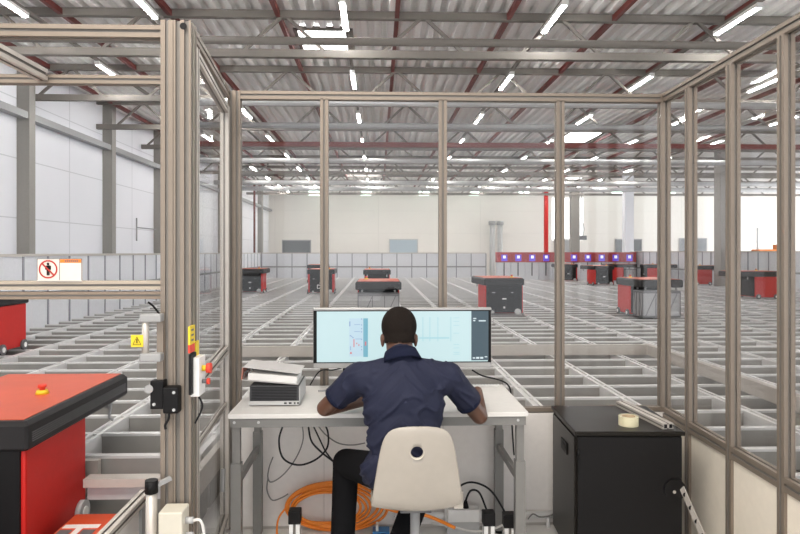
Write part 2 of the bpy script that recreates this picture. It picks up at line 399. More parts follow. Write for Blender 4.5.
# hanging hook cable near the window bay
q0 = at(581, 195, 33.5); q1 = at(582, 238, 33.5)
r = thing('crane_pendant', 'thin hanging pendant cable with a small grey box beside the bright window', 'pendant', q1)
MB().tube([(0, 0, 0), (.1, 0, .5), (-.05, 0, 1.2), (0, 0, ZC - q1.z)], .02, m=DGREY).build('cable', DGREY, r); MB().box(-.22, .22, -.1, .1, -.1, .12).build('control_box', DGREY, r)
r = thing('orange_lift', 'orange machine top showing above the slatted fence on the far right', 'machine', at(769, 251, 30))
MB().box(-.7, .9, -.3, .3, -.3, .08, bev=.05).build('boom', ORG, r); MB().box(-.4, .6, -.25, .25, FZ - az(251, 30), -.3).build('chassis', MGREY, r); MB().bar((-.55, 0, .08), (-.55, 0, 1.1), .06, .06).build('mast', LGREY, r); MB().box(.3, .75, -.2, .2, .08, .3).build('motor', ORG, r)
# ================================================================ GRID
GZ = .34; HG = CAMZ - GZ
GX0, GX1, GY1 = -5.4, 17.0, 30.0
def gx0(y): return GX0
mb = MB()
xs = [1.22 + .76 * k for k in range(-9, 22)]
xs = [x for x in xs if GX0 < x < GX1]
FRONT_IN = 4.16
for x in xs:
    y0 = 3.44 if (x < -1.02) else FRONT_IN
    if x < -1.56: y0 = 3.76
    if x > 1.95: y0 = 2.2
    w = .038
    mb.box(x - w, x + w, y0, GY1, GZ - .13, GZ - .018)
    mb.box(x - w, x - w + .02, y0, GY1, GZ - .018, GZ); mb.box(x + w - .02, x + w, y0, GY1, GZ - .018, GZ)
tag(mb.build('grid_track_lengthwise', TRACK), kind='structure')
mb = MB(); y = 3.82 - .46 * 4
ys = []
while y < GY1:
    ys.append(y)
    for (a, b) in ((GX0, -1.02), (-1.02, 1.98), (1.98, GX1)):
        if a < -2 and y < 3.4: continue
        if a < -2 and y < 3.7: a = -1.56
        if -2 < a < 1.5 and y < FRONT_IN: continue
        mb.box(a, b, y - .02, y + .02, GZ - .13, GZ - .02, TRACKX); mb.box(a, b, y - .025, y + .025, GZ - .02, GZ - .004, TRACK)
    y += .46
tag(mb.build('grid_track_crosswise'), kind='structure')
# deck edges
mb = MB(); mb.box(-1.50, -.94, 3.36, 3.44, GZ - .03, GZ + .012, ALUL); mb.box(-1.50, -.94, 3.41, 3.44, GZ - .11, GZ - .035, LGREY); mb.box(GX0, -1.57, 3.70, 3.74, GZ - .13, GZ, ALUL)
mb.box(-.98, -.94, 3.44, 4.1, GZ - .12, GZ + .01, ALUL)
tag(mb.build('trim_1'), kind='structure')
# storage bins below the tracks: countless stack tops
mb = MB(); rnd = random.Random(3)
allx = [GX0 + .02] + xs
for yi in range(len(ys) - 1):
    if ys[yi] > 24: break
    for xi in range(len(xs) - 1):
        a, b = xs[xi] + .045, xs[xi + 1] - .045; c, d = ys[yi] + .03, ys[yi + 1] - .03
        if -1.7 < a < 1.6 and c < FRONT_IN: continue
        if 10.9 < (a + b) / 2 < 12.6 and 21 < c < 23: continue
        if a < -1 and c < (3.44 if a > -1.6 else 3.74): continue
        if a > 10.9 - (c - 28.2) * 5.9 / 20.7 - .9: continue
        if a < 1.95 and c < 3.44: continue
        z = rnd.choice([GZ - .14, GZ - .16, GZ - .2, GZ - .24, .08])
        if a > ax(1100, d): continue
        t = .02
        mb.box(a, b, c, c + t, FZ, z); mb.box(a, b, d - t, d, FZ, z); mb.box(a, a + t, c + t, d - t, FZ, z); mb.box(b - t, b, c + t, d - t, FZ, z)
        mb.box(a + t, b - t, c + t, d - t, FZ, max(.01, z - rnd.choice([.02, .05, .08])))
tag(mb.build('storage_bins', BIN), 'grey plastic storage bins stacked in the cells below the tracks', 'bins', kind='stuff')
cr = thing('deck_guard_rail', 'low pale guard rail lying on the grid around the glass booth', 'guard rail', (0, 0, GZ))
MB().box(-1.75, 3.12, 7.30, 7.36, 0, .115).build('front_rail', ALUL, cr); MB().box(3.06, 3.12, 2.6, 7.30, 0, .115).build('side_rail', ALUL, cr)
# ---------------------------------------------------------------- perimeter fences
def fence(a, b, step, zt, name, label, z0=.0):
    a, b = Vector(a), Vector(b); L = (b - a).length; n = max(1, round(L / step)); r = thing(name, label, 'fence', (a.x, a.y, 0), math.atan2(b.y - a.y, b.x - a.x))
    for i in range(n): MB().box(L * i / n + .02, L * (i + 1) / n - .02, -.015, .015, FZ + .05, zt).build('panel', FENCE, r)
    for i in range(n + 1): MB().box(L * i / n - .02, L * i / n + .02, -.03, .03, FZ, zt + .01).build('post', FENCEG, r)
    MB().box(0, L, -.04, .04, zt, zt + .04).build('top_rail', ALUL, r); MB().box(0, L, -.045, -.03, .80, .86).build('middle_rail', MGREY, r)
    return r
fence((GX0, 3.4, 0), (GX0, 30, 0), .74, 1.44, 'perimeter_fence', 'long white panelled fence running along the left edge of the grid')
fence((GX0 + .08, 30, 0), (5.0, 30, 0), .69, 1.44, 'perimeter_fence', 'pale grey panelled fence across the far end of the grid')
fence((11.1, 28.2, 0), (17, 7.5, 0), .42, 1.5, 'perimeter_fence', 'narrow slatted fence along the right edge of the grid')
# station row
for i in range(10):
    x0 = ax(497, 27.6) + i * .60
    r = thing('port_station', f'red fronted port station with a purple light, {ORD[i]} from the left of its row', 'station', (x0 + .3, 27.6, 0), 0, 'row of red port stations')
    MB().box(-.29, .29, 0, .35, FZ, 1.06).build('cabinet_body', FENCE, r); MB().box(-.295, .295, -.06, .4, 1.07, 1.50).build('header_panel', mat('station_red', (.42, .045, .05), .5), r)
    pl = MB().box(-.13, .13, -.08, -.06, 1.12, 1.40).build('display', PURPLE, r); MB().box(-.055, .055, -.10, -.08, 1.24, 1.36).build('display_glow', GLOWW, pl)
    MB().box(-.02, .02, -.05, 0, .5, 1.06).build('strut', DGREY, r)
# ================================================================ ROBOTS
def robot(label, loc, rz, lod=0, bin_=False, mark=None, dz=0):
    r = thing('grid_robot', label, 'robot', loc, rz, 'red and black grid robots')
    W2 = .355; H0, H1, H2 = .045, .555, .69
    b = MB().box(-W2, W2, -.35, .26, H0, H1, REDB, bev=.012)
    bo = b.build('body', None, r)
    # black end panels
    MB().box(-W2 + (.045 if lod else .02), W2 - (.045 if lod else .02), -.362, -.345, H0 + .01, H1, BLK, bev=.004).build('front_panel', BLK, r)
    MB().box(-W2 + .02, W2 - .02, .258, .275, H0 + .02, H1, BLK).build('rear_panel', DGREY, r)
    # chamfered lid: loft of rounded rectangles
    L = MB(); x1, ya, yb = .375, -.375, .80
    def ring(ins, z):
        c = .012
        a = x1 - ins; p0, p1 = ya + ins, yb - ins
        return [L.bm.verts.new(q) for q in ((-a + c, p0, z), (a - c, p0, z), (a, p0 + c, z), (a, p1 - c, z), (a - c, p1, z), (-a + c, p1, z), (-a, p1 - c, z), (-a, p0 + c, z))]
    rg = [ring(.010, H1), ring(.0, H1 + .012), ring(.0, H2 - .022), ring(.018, H2 - .003), ring(.03, H2)]
    for A, B in zip(rg, rg[1:]):
        for i in range(8): L.face([A[i], A[(i + 1) % 8], B[(i + 1) % 8], B[i]])
    L.face(rg[0][::-1]); L.face(rg[-1])
    lid = L.build('lid', RIM, r)
    MB().box(-x1 + .032, x1 - .032, ya + .032, yb - .032, H2, H2 + .003).build('lid_top', REDT, lid)
    if lod == 0:
        g = MB()
        for i in range(5): g.box(x1, x1 + .003, ya + .04, yb - .04, H1 + .034 + i * .010, H1 + .038 + i * .010)
        g.build('rim_groove', DGREY, lid)
    for sx in (-1, 1):
        for yy in (-.27, .18):
            w = MB().cyl((sx * (W2 + .002), yy, .065), (sx * (W2 + .03), yy, .065), .062, n=18).build('wheel', DGREY if lod else LGREY, r)
            MB().cyl((sx * (W2 + .03), yy, .065), (sx * (W2 + .036), yy, .065), .03, n=14).build('hub', WHITE, w)
    for xx in (-.22, .25): 
        w = MB().cyl((xx, -.362, .07), (xx, -.39, .07), .06 if xx > 0 else .03, n=16).build('end_wheel', LGREY, r)
    # emergency stop
    es = MB().cyl((0, 0, 0), (0, 0, .02), .035, .026, m=YEL).build('stop_button_base', YEL, r); es.location = (.15, .20, H2 + .003) if lod == 0 and rz == 0 else (.21, -.1, H2 + .003)
    MB().cyl((0, 0, .02), (0, 0, .036), .014, m=REDS).cyl((0, 0, .034), (0, 0, .05), .023, .02, m=REDS).build('stop_button', REDS, es)
    # lifting frame below the cantilever
    for sx in (-1, 1):
        for yy in (.40, .74): MB().box(sx * .27 - .012, sx * .27 + .012, yy - .012, yy + .012, H1 - (.07 if not bin_ else .05), H1).build('gripper', MGREY, r)
    MB().box(-.04, .04, -.366, -.36, .30, .318).build('badge', WHITE, r)
    if lod <= 1:
        MB().box(.13, .19, -.366, -.36, .42, .43).build('marking', LGREY, r); MB().box(-.23, -.17, -.366, -.36, .42, .43).build('marking', LGREY, r)
        MB().cyl((0, -.366, .15), (0, -.36, .15), .02).build('marking', WHITE, r)
        MB().box(.165, .19, -.37, -.36, .12, .50).build('cable_channel', BLK, r)
    if mark: text_mesh(mark, .16, 'number_mark', WHITE, r, Matrix.Translation((-.02, -.366, .2)) @ Matrix.Rotation(PI / 2, 4, 'X'))
    if bin_:
        c, s = math.cos(rz), math.sin(rz)
        q = thing('carried_bin', 'grey ribbed storage bin held under the overhang of ' + bin_, 'bin', (loc[0] - s * .57, loc[1] + c * .57, loc[2] + .02), rz)
        m = MB(); a, bb, h, t = .33, .20, .47, .012
        m.box(-a, a, -bb, -bb + t, 0, h); m.box(-a, a, bb - t, bb, 0, h); m.box(-a, -a + t, -bb + t, bb - t, 0, h); m.box(a - t, a, -bb + t, bb - t, 0, h); m.box(-a, a, -bb, bb, 0, t)
        m.build('bin_body', mat('bin_grey', (.42, .42, .43), .5), q)
        m = MB()
        for (p0, p1) in (((-a, -bb - .004), (a, -bb - .004)), ((-a, bb + .004), (a, bb + .004)), ((a + .004, -bb), (a + .004, bb)), ((-a - .004, -bb), (-a - .004, bb))):
            P0 = Vector((*p0, 0)); P1 = Vector((*p1, 0)); U = P1 - P0
            m.bar(P0 + Vector((0, 0, h - .02)), P1 + Vector((0, 0, h - .02)), .012, .035); m.bar(P0 + Vector((0, 0, .03)), P1 + Vector((0, 0, .03)), .012, .03)
            for f0, f1 in ((.0, .0), (.35, .35), (.65, .65), (1, 1)):
                m.bar(P0 + U * f0 + Vector((0, 0, .03)), P0 + U * f1 + Vector((0, 0, h - .03)), .012, .014)
            m.bar(P0 + U * .08 + Vector((0, 0, h - .04)), P0 + U * .35 + Vector((0, 0, .04)), .008, .012); m.bar(P0 + U * .65 + Vector((0, 0, h - .04)), P0 + U * .92 + Vector((0, 0, .04)), .008, .012)
        m.build('rib', mat('bin_rib', (.20, .20, .21), .5), q)
    return r
def rp(px, yb, dy=0):
    d = HG * 650 / (yb - 252); return (ax(px, d), d + dy, GZ)
hero = robot('big red and black robot with orange top parked in the left foreground', (-1.945, 3.34, .06), 0, 0)
hook = MB().tube([(.30, .72, .55), (.30, .72, .50), (.30, .70, .44), (.325, .70, .42)], .009, m=LGREY).build('hook', LGREY, hero)
robot('red and black robot cut off by the left frame edge behind the sign rail', (-4.60, 7.65, GZ), PI + .0, 1)
robot('black fronted robot just right of the left corner post', rp(250, 293, .35), 0, 1)
robot('robot numbered in white behind the second glass post', rp(321, 294, .35), 0, 1, mark='D2')
robot('tan topped robot with grey bin directly behind the seated man', tuple(Vector(rp(378.5, 324)) + Vector((0, .8, 0))), PI, 1, bin_='the robot straight behind the head')
robot('small dark robot peeking over the tan topped one', tuple(Vector(rp(377, 295)) + Vector((0, .8, 0))), PI, 2)
robot('tiny far robot seen above the numbered robot', tuple(Vector(rp(317, 283)) + Vector((0, .4, 0))), 0, 2)
robot('black fronted robot with red edges right of the monitor', rp(503, 316, .35), .06, 0)
robot('robot carrying a clear grey bin at the right corner post', (4.92, 11.9, GZ), PI, 1, bin_='the robot at the right corner post')
robot('red and black robot behind the right glass wall, last on the right', tuple(Vector(rp(766, 300)) + Vector((-.05, .3, 0))), PI / 2, 1)
robot('blue shadowed robot between the second and third right wall posts', tuple(Vector(rp(704, 286)) + Vector((0, .3, 0))), -PI / 2, 2)
robot('far black robot just right of the third glass post', rp(568, 281.8, .3), 0, 2)
robot('far black robot with red side, in front of the station row centre', rp(603, 286, .35), .12, 2)
robot('far robot with grey bin below the right end of the station row', (ax(614, 25.9), 25.9, GZ), -PI / 2, 2, bin_='the far robot below the stations')
robot('far red robot partly hidden by the right corner post', (ax(653, 25), 25, GZ), -PI / 2, 2)
# ================================================================ GLASS BOOTH
DF = 4.0; ZT = 2.49; ZR = .55
XCL = ax(235, DF); XCR = ax(664, DF)
def post(name, x, y, z0, z1, label, w=.047, h=.047, up=(0, 1, 0), m=ALU, cat='post', group=None, cap=True):
    z0 += FZ
    r = thing(name, label, cat, (x, y, z0), 0, group)
    MB().slot((0, 0, 0), (0, 0, z1 - z0), w, h, up).build('profile', m, r)
    MB().box(-w / 2, w / 2, -h / 2, h / 2, -.004, 0).build('foot_plate', SLOT, r)
    return r
def beam(name, a, b, w, h, label, m=ALU, group=None):
    a, b = Vector(a), Vector(b); o = MB().slot(a, b, w, h).build(name, m); return tag(o, label, 'beam', group)
booth = 'aluminium posts of the glass booth'
post('booth_post', XCL, DF, 0, ZT, 'front left corner post of the glass booth', .075, .06, group=booth)
for px, s in ((324.5, 'front glass post standing behind the left end of the monitor'), (442.5, 'front glass post rising right of the seated man’s head'), (559.5, 'front glass post rising behind the left edge of the black cabinet')):
    post('booth_post', ax(px, DF), DF, 0, ZT - .045, s.replace('’', ''), .05, .05, group=booth)
post('booth_post', XCR, DF, 0, ZT, 'front right corner post of the glass booth', .06, .06, group=booth)
# front beams
beam('booth_beam', (XCL + .037, DF, ZT - .025), (XCR - .03, DF, ZT - .025), .05, .05, 'top beam across the front of the glass booth')
fx = [XCL + .037, ax(324.5, DF), ax(442.5, DF), ax(559.5, DF), XCR - .03]
nm = ['leftmost', 'second from left', 'third from left', 'rightmost']
for i in range(4):
    a = fx[i] + (.025 if i else 0); b = fx[i + 1] - (.025 if i < 3 else 0)
    tag(MB().slot((a, DF, ZR - .03), (b, DF, ZR - .03), .05, .06).build('sill_rail', ALU), f'sill rail under the {nm[i]} front glass pane', 'rail', 'front sill rails')
    tag(MB().box(a - .024, b + .024, DF - .040, DF - .031, FZ + .02, ZR - .03).build('wall_panel', PANELW), f'white lower wall panel under the {nm[i]} front glass pane', 'panel', 'front lower panels')
    tag(MB().box(a, b, DF - .003, DF + .003, ZR, ZT - .05).build('glass_pane', GLASS), f'clear front glass pane, {nm[i]} of the four', 'glass pane', 'front glass panes')
tag(MB().box(XCL, XCR, DF - .03, DF + .03, FZ, FZ + .02).build('baseboard_front', ALUL), kind='structure')
# right wall, running towards vanishing point x=395
KR = (395 - 378) / 650.0
def RX(d): return XCR + (d - DF) * KR
rpx = [664, 691, 733, 786]; rd = [DF]
for px in rpx[1:]:
    d = DF
    for _ in range(30): d = RX(d) * 1.0 / ((ax(px, 1.0)))
    rd.append(d)
rd += [rd[-1] - .42, rd[-1] - .84, rd[-1] - 1.3]
rl = ['', 'right wall post nearest the front right corner', 'right wall post, second from the front right corner', 'right wall post at the right edge, third from the corner', 'right wall post, fourth from the corner', 'right wall post, fifth from the corner', 'right wall post nearest the camera']
for i, d in enumerate(rd):
    if i: post('booth_post', RX(d), d, 0, ZT - .05, rl[i], .05, .05, group=booth)
dn = rd[-1]
beam('booth_beam', (RX(dn), dn, ZT - .025), (RX(DF) - .0, DF - .03, ZT - .025), .05, .05, 'top beam along the right side of the glass booth')
for i in range(len(rd) - 1):
    a, b = rd[i] - .026, rd[i + 1] + .026
    lab = ['nearest the front corner', 'second from the corner', 'third from the corner', 'fourth from the corner', 'fifth from the corner', 'nearest the camera'][i]
    pa = Vector((RX(a), a, 0)); pb = Vector((RX(b), b, 0)); Z = Vector((0, 0, 1))
    tag(MB().slot(pa + Z * (ZR - .03), pb + Z * (ZR - .03), .05, .06).build('sill_rail', ALU), f'sill rail under the right wall glass pane {lab}', 'rail', 'right sill rails')
    tag(MB().bar(pa + Z * (ZR / 2 - .115), pb + Z * (ZR / 2 - .115), .02, ZR - .06 + .17).build('wall_panel', PANELC), f'cream lower wall panel on the right side, {lab}', 'panel', 'right lower panels')
    tag(MB().bar(pa + Z * (ZR + ZT - .05) * .5, pb + Z * (ZR + ZT - .05) * .5, .006, ZT - .05 - ZR).build('glass_pane', GLASS), f'clear right wall glass pane {lab}', 'glass pane', 'right glass panes')
# ---- left side wall with glazed door
DP = 2.72; XP = ax(178, DP)
r = thing('door_post', 'massive double slotted aluminium post carrying the black lock, left of the door', 'post', (XP, DP, 0))
MB().slot((-.032, 0, FZ), (-.032, 0, 2.455), .05, .09, (0, 1, 0)).build('narrow_profile', ALU, r)
MB().slot((.030, 0, FZ), (.030, 0, 2.455), .07, .09, (0, 1, 0)).build('wide_profile', ALU, r)
MB().box(-.057, .066, -.045, .045, FZ - .004, FZ).build('foot_plate', SLOT, r)
MB().cyl((.035, -.047, 2.43), (.035, -.045, 2.43), .014, m=BLK).build('end_cap', BLK, r)
XD = XP + .045   # side plane at post
KL = (XCL - .05 - XD) / (DF - DP)
def LXX(d): return XD + (d - DP) * KL
d0, d1 = DP + .05, DF - .04
Z = Vector((0, 0, 1))
def L(d, z): return Vector((LXX(d), d, z))
beam('booth_beam', L(DP + .045, 2.42), L(DF - .03, 2.465), .045, .05, 'top beam along the left side above the glazed door')
dr = thing('glass_door', 'tall framed glass door in the left side of the booth', 'door', (0, 0, 0))
e0, e1 = d0 + .03, d1 - .04
MB().slot(L(e0, FZ + .03), L(e0, 2.38), .04, .05, (1, 0, 0)).build('stile', ALUL, dr)
MB().slot(L(e1, FZ + .03), L(e1, 2.38), .04, .05, (1, 0, 0)).build('stile', ALUL, dr)
for zz, nme in ((2.36, 'top_rail'), (.93, 'middle_rail'), (FZ + .1, 'bottom_rail')):
    MB().slot(L(e0 + .025, zz), L(e1 - .025, zz), .04, .045).build(nme, ALUL, dr)
MB().slot(L(e0 + .025, .66), L(e1 - .025, .60), .02, .035).build('kick_rail', ALUL, dr)
for z0, z1 in ((FZ + .125, .905), (.955, 2.335)):
    MB().bar(L(e0 + .025, (z0 + z1) / 2), L(e1 - .025, (z0 + z1) / 2), .006, z1 - z0).build('pane', GLASSD, dr)
MB().bar(L(e1 - .12, .12), L(e1 - .08, .24), .02, .05).build('latch', MGREY, dr)
# front frame to the left of the post
beam('frame_beam', (-3.2, DP, 2.415), (XP - .057, DP, 2.415), .05, .05, 'top beam of the service bay frame, upper left')
beam('frame_beam', (-3.2, DP, az(83, DP)), (XP - .057, DP, az(83, DP)), .045, .035, 'second beam of the service bay frame, just below the top one')
beam('frame_beam', (-3.2, DP, az(284.5, DP)), (XP - .057, DP, az(284.5, DP)), .05, .036, 'upper of the two guard beams below the no entry sign', m=mat('beige_profile', (.46, .39, .31), .45, .2))
beam('frame_beam', (-3.2, DP, az(294.5, DP)), (XP - .057, DP, az(294.5, DP)), .045, .03, 'lower darker one of the two guard beams under the no entry sign', m=mat('beige_dark', (.26, .20, .15), .45, .2))
post('frame_post', -3.2, DP, 0, 2.45, 'far left post of the service bay frame, outside the picture edge', .05, .05)
bd = 2.72; X = ax(46, bd)
tag(MB().slot((X, -.5, 2.23), (X, 2.69, 2.23), .045, .045).build('frame_beam', ALUL), 'light beam running back overhead to the service bay frame, upper left', 'beam')
# no entry sign
a = at(37, 280, DP - .03); b = at(82, 258.5, DP - .03)
sg = thing('no_entry_sign', 'rectangular no pedestrians sign with an orange header on the guard beam', 'sign', (a.x, a.y, a.z))
w = b.x - a.x; h = b.z - a.z; h2 = h / 2
SIGNC = mat('sign_cream', (.80, .70, .62), .5); SIGNR = mat('sign_red', (.45, .03, .02), .5); SIGNO = mat('sign_orange', (.85, .22, .02), .5)
MB().box(0, w, 0, .004, -.008, h).build('plate', SIGNC, sg)
f = MB(); t = .0022
for q in ((0, w, -.006, t - .006), (0, w, h - t, h), (0, t, 0, h), (w - t, w, 0, h), (w * .495, w * .495 + t, 0, h)): f.box(q[0], q[1], -.001, 0, q[2], q[3])
f.build('border', DGREY, sg)
f = MB(); cx = w * .25; R = h2 * .86
for i in range(32):
    t0, t1 = 2 * PI * i / 32, 2 * PI * (i + 1) / 32
    vs = [f.bm.verts.new((cx + math.cos(t) * rr, -.002, h2 + math.sin(t) * rr)) for t, rr in ((t0, R), (t1, R), (t1, R * .84), (t0, R * .84))]; f.face(vs)
f.bar((cx - R * .62, -.0035, h2 + R * .62), (cx + R * .62, -.0035, h2 - R * .62), R * .16, .001, (0, -1, 0)); f.build('prohibition_ring', SIGNR, sg)
f = MB(); f.cyl((cx, -.002, h2 + R * .58), (cx, -.0028, h2 + R * .58), R * .14, n=14); f.box(cx - R * .17, cx + R * .17, -.0025, -.001, h2 - R * .05, h2 + R * .42)
f.box(cx - R * .30, cx - R * .19, -.0025, -.001, h2 - R * .05, h2 + R * .38); f.box(cx + R * .19, cx + R * .30, -.0025, -.001, h2 - R * .05, h2 + R * .38)
f.box(cx - R * .15, cx - R * .02, -.0025, -.001, h2 - R * .66, h2 - R * .05); f.box(cx + R * .02, cx + R * .15, -.0025, -.001, h2 - R * .66, h2 - R * .05); f.build('pictogram', BLK, sg)
MB().box(w * .5 + .002, w - .003, -.001, 0, h * .80, h - .003).build('header_band', SIGNO, sg)
f = MB()
for i in range(7): f.box(w * .62 + i * w * .045, w * .62 + i * w * .045 + w * .032, -.002, -.001, h * .85, h * .92)
f.build('header_marks', DGREY, sg)
# U shaped handle on the post
q = at(152, 337, 2.64)
hd = thing('lift_handle', 'upright tubular handle with grey brackets on the left of the massive post', 'handle', (q.x, q.y, q.z))
zt, zb = az(317, 2.64) - q.z, az(356, 2.64) - q.z
for z in (zt, zb): MB().box(-.045, .04, -.02, .03, z - .017, z + .017, bev=.006).build('bracket', MGREY, hd)
MB().cyl((-.026, 0, zb), (-.026, 0, zt), .014).build('grip_tube', ALUL, hd)
MB().box(.012, .038, .02, .035, zb - .16, zt + .02).build('back_plate', ALU, hd)
MB().tube([(.03, .0, zt + .015), (.01, -.02, zt + .05), (-.005, -.03, zt + .065)], .004, m=BLK).build('lever', BLK, hd)
# lock
q = at(166, 394, 2.655)
lk = thing('safety_lock', 'black electric safety lock on the massive post below the handle', 'lock', (q.x, q.y, q.z))
s = 2.655 / 650
MB().box(-14 * s, -1 * s, -.02, .03, -14 * s, 14 * s, bev=.004).build('switch_body', BLK, lk)
MB().box(-1 * s, 14 * s, -.03, .02, -18 * s, 8 * s, bev=.006).build('actuator', BLK, lk)
MB().cyl((-15 * s, -.025, 6 * s), (-15 * s, .01, 6 * s), .017).build('bolt', MGREY, lk)
MB().cyl((10 * s, -.034, 3 * s), (10 * s, -.03, 3 * s), .006, m=LGREY).cyl((10 * s, -.034, -14 * s), (10 * s, -.03, -14 * s), .006, m=LGREY).cyl((-10 * s, -.024, -9 * s), (-10 * s, -.02, -9 * s), .006, m=LGREY).build('screw', LGREY, lk)
MB().tube([(3 * s, 0, -17 * s), (3 * s, -.005, -24 * s), (0, -.01, -30 * s), (1 * s, -.015, -34 * s)], .005, m=BLK).build('cable', BLK, lk)
# yellow warning label
q = at(137, 341, 2.625)
ws = thing('warning_label', 'small yellow square warning label beside the upright handle', 'sign', q)
MB().box(-.024, .024, 0, .003, -.024, .024).build('plate', YEL, ws)
f = MB(); f.bar((-.016, -.001, -.014), (.016, -.001, -.014), .003, .001); f.bar((-.016, -.001, -.014), (0, -.001, .016), .003, .001); f.bar((.016, -.001, -.014), (0, -.001, .016), .003, .001); f.bar((0, -.001, -.009), (0, -.001, .008), .004, .001); f.build('triangle_mark', BLK, ws)
MB().box(-.005, .035, .003, .006, -.004, .004).build('tab', MGREY, ws)
# stickers and control box on the side
def side(px, py, X):  # point on plane x=X
    d = X / ax(px, 1.0); return Vector((X, d, at(px, py, d).z))
XS = XP + .065
def side_plate(name, px0, px1, py0, py1, th, m, parent=None, label=None, cat=None, x=None):
    X = XS if x is None else x
    a = side(px0, py0, X); b = side(px1, py1, X); z0 = az(py1, (a.y + b.y) / 2); z1 = az(py0, (a.y + b.y) / 2)
    o = MB().box(X, X + th, a.y, b.y, z0, z1, m, bev=.002 if th > .01 else 0).build(name, m, parent)
    if label: tag(o, label, cat)
    return o, a, b, z0, z1
r = thing('warning_sticker', 'yellow and red vertical sticker on the door frame above the switch box', 'sticker')
side_plate('yellow_field', 188, 193, 325, 343, .008, YEL, r); side_plate('red_field', 188, 193, 343, 351, .008, REDS, r)
for k in range(3): side_plate('text_mark', 189.4, 191.6, 328 + k * 5, 330 + k * 5, .009, DGREY, r)
r = thing('yellow_sticker', 'smaller yellow sticker standing right above the white switch box', 'sticker')
side_plate('plate', 194.5, 197.5, 340, 356, .006, YEL, r, x=XS + .004)
cb = thing('switch_box', 'white switch box with red emergency knob beside the door', 'switch box')
side_plate('back_plate', 188.5, 193.5, 352, 392, .012, BLK, cb)
o, a, b, z0, z1 = side_plate('housing', 190.5, 197, 355, 393, .035, WHITE, cb)
yc = (a.y + b.y) / 2; zk = az(367, yc); X = XS + .035
MB().cyl((X, yc, zk), (X + .02, yc, zk), .012, m=YEL).cyl((X + .018, yc, zk), (X + .036, yc, zk), .020, .022, m=REDS).build('emergency_knob', REDS, cb)
zk = az(380, yc); MB().cyl((X, yc, zk), (X + .02, yc, zk), .009, m=DGREY).cyl((X + .02, yc, zk), (X + .03, yc, zk), .013, m=REDS).build('key_switch', REDS, cb)
MB().tube([(X - .02, yc, z0), (X, yc, z0 - .05), (X - .03, yc, z0 - .12)], .004, m=CABLEB).build('cable', CABLEB, cb)
# service ramp, platform
pf = thing('service_platform', 'low dark grey platform under the big foreground robot', 'platform', (-2.1, 2.7, 0))
MB().box(-.6, .55, -.9, .98, FZ, .05).build('deck', MGREY, pf); MB().box(-.58, .54, -.88, .96, .05, .0595).build('mat', DGREY, pf)
pt = thing('red_tray', 'small red tray with white T mark between robot and guide rail', 'tray', (-1.40, 2.8, 0))
MB().box(-.13, .12, -.6, .55, FZ, .17).build('body', DGREY, pt); MB().box(-.13, .12, -.6, .55, .17, .18, REDT).build('red_top', REDT, pt)
f = MB(); f.box(-.12, .05, .38, .42, .18, .182, WHITE); f.box(-.05, -.02, .2, .38, .18, .182, WHITE); f.box(-.12, -.06, .2, .36, .18, .1815, DGREY); f.box(-.01, .05, .2, .36, .18, .1815, DGREY); f.build('t_mark', None, pt)
rr = thing('guide_rail', 'slanting aluminium guide rail beside the red platform, left foreground', 'rail', (-1.045, 2.4, 0))
MB().slot((0, -.8, .42), (0, .57, .42), .045, .04).build('rail', ALUL, rr); MB().box(-.008, .008, -.8, .56, FZ, .40).build('side_panel', PANELW, rr)
MB().box(-.02, .02, .46, .5, FZ, .40).build('upright', MGREY, rr)
q = at(151.5, 480, 2.62)
pp = thing('capped_post', 'short round aluminium post with black cap in front of the massive post', 'post', (q.x, 2.62, 0))
MB().cyl((0, 0, FZ), (0, 0, q.z - .05), .022).build('tube', ALUL, pp); MB().cyl((0, 0, q.z - .05), (0, 0, q.z), .026, .025).build('cap', BLK, pp); MB().cyl((0, 0, FZ), (0, 0, FZ + .01), .04).build('foot', MGREY, pp)
MB().bar((.0, 0, q.z - .03), (.06, .05, q.z - .01), .02, .015).build('clamp', MGREY, pp)
a = at(158, 513, 2.56); b = at(182, 534, 2.56)
jb = thing('junction_box', 'pale beige junction box at the foot of the massive post', 'box', ((a.x + b.x) / 2, 2.56, 0))
w = b.x - a.x; MB().box(-w / 2, w / 2, 0, .1, .02, a.z, bev=.006).build('housing', mat('beige_box', (.68, .64, .54), .45), jb)
MB().box(-w / 2, w / 2, .03, .09, FZ, .02).build('base', MGREY, jb)
for i in range(2): MB().cyl((w / 2, .05, a.z - .05 - i * .06), (w / 2 + .03, .05, a.z - .05 - i * .06), .013, n=12).build('cable_gland', LGREY, jb)
MB().tube([(w / 2 + .03, .05, a.z - .05), (w / 2 + .07, .05, a.z - .09), (w / 2 + .08, .06, .05), (w / 2 + .1, .08, .01)], .006, m=CABLEW).build('cable', CABLEW, jb)
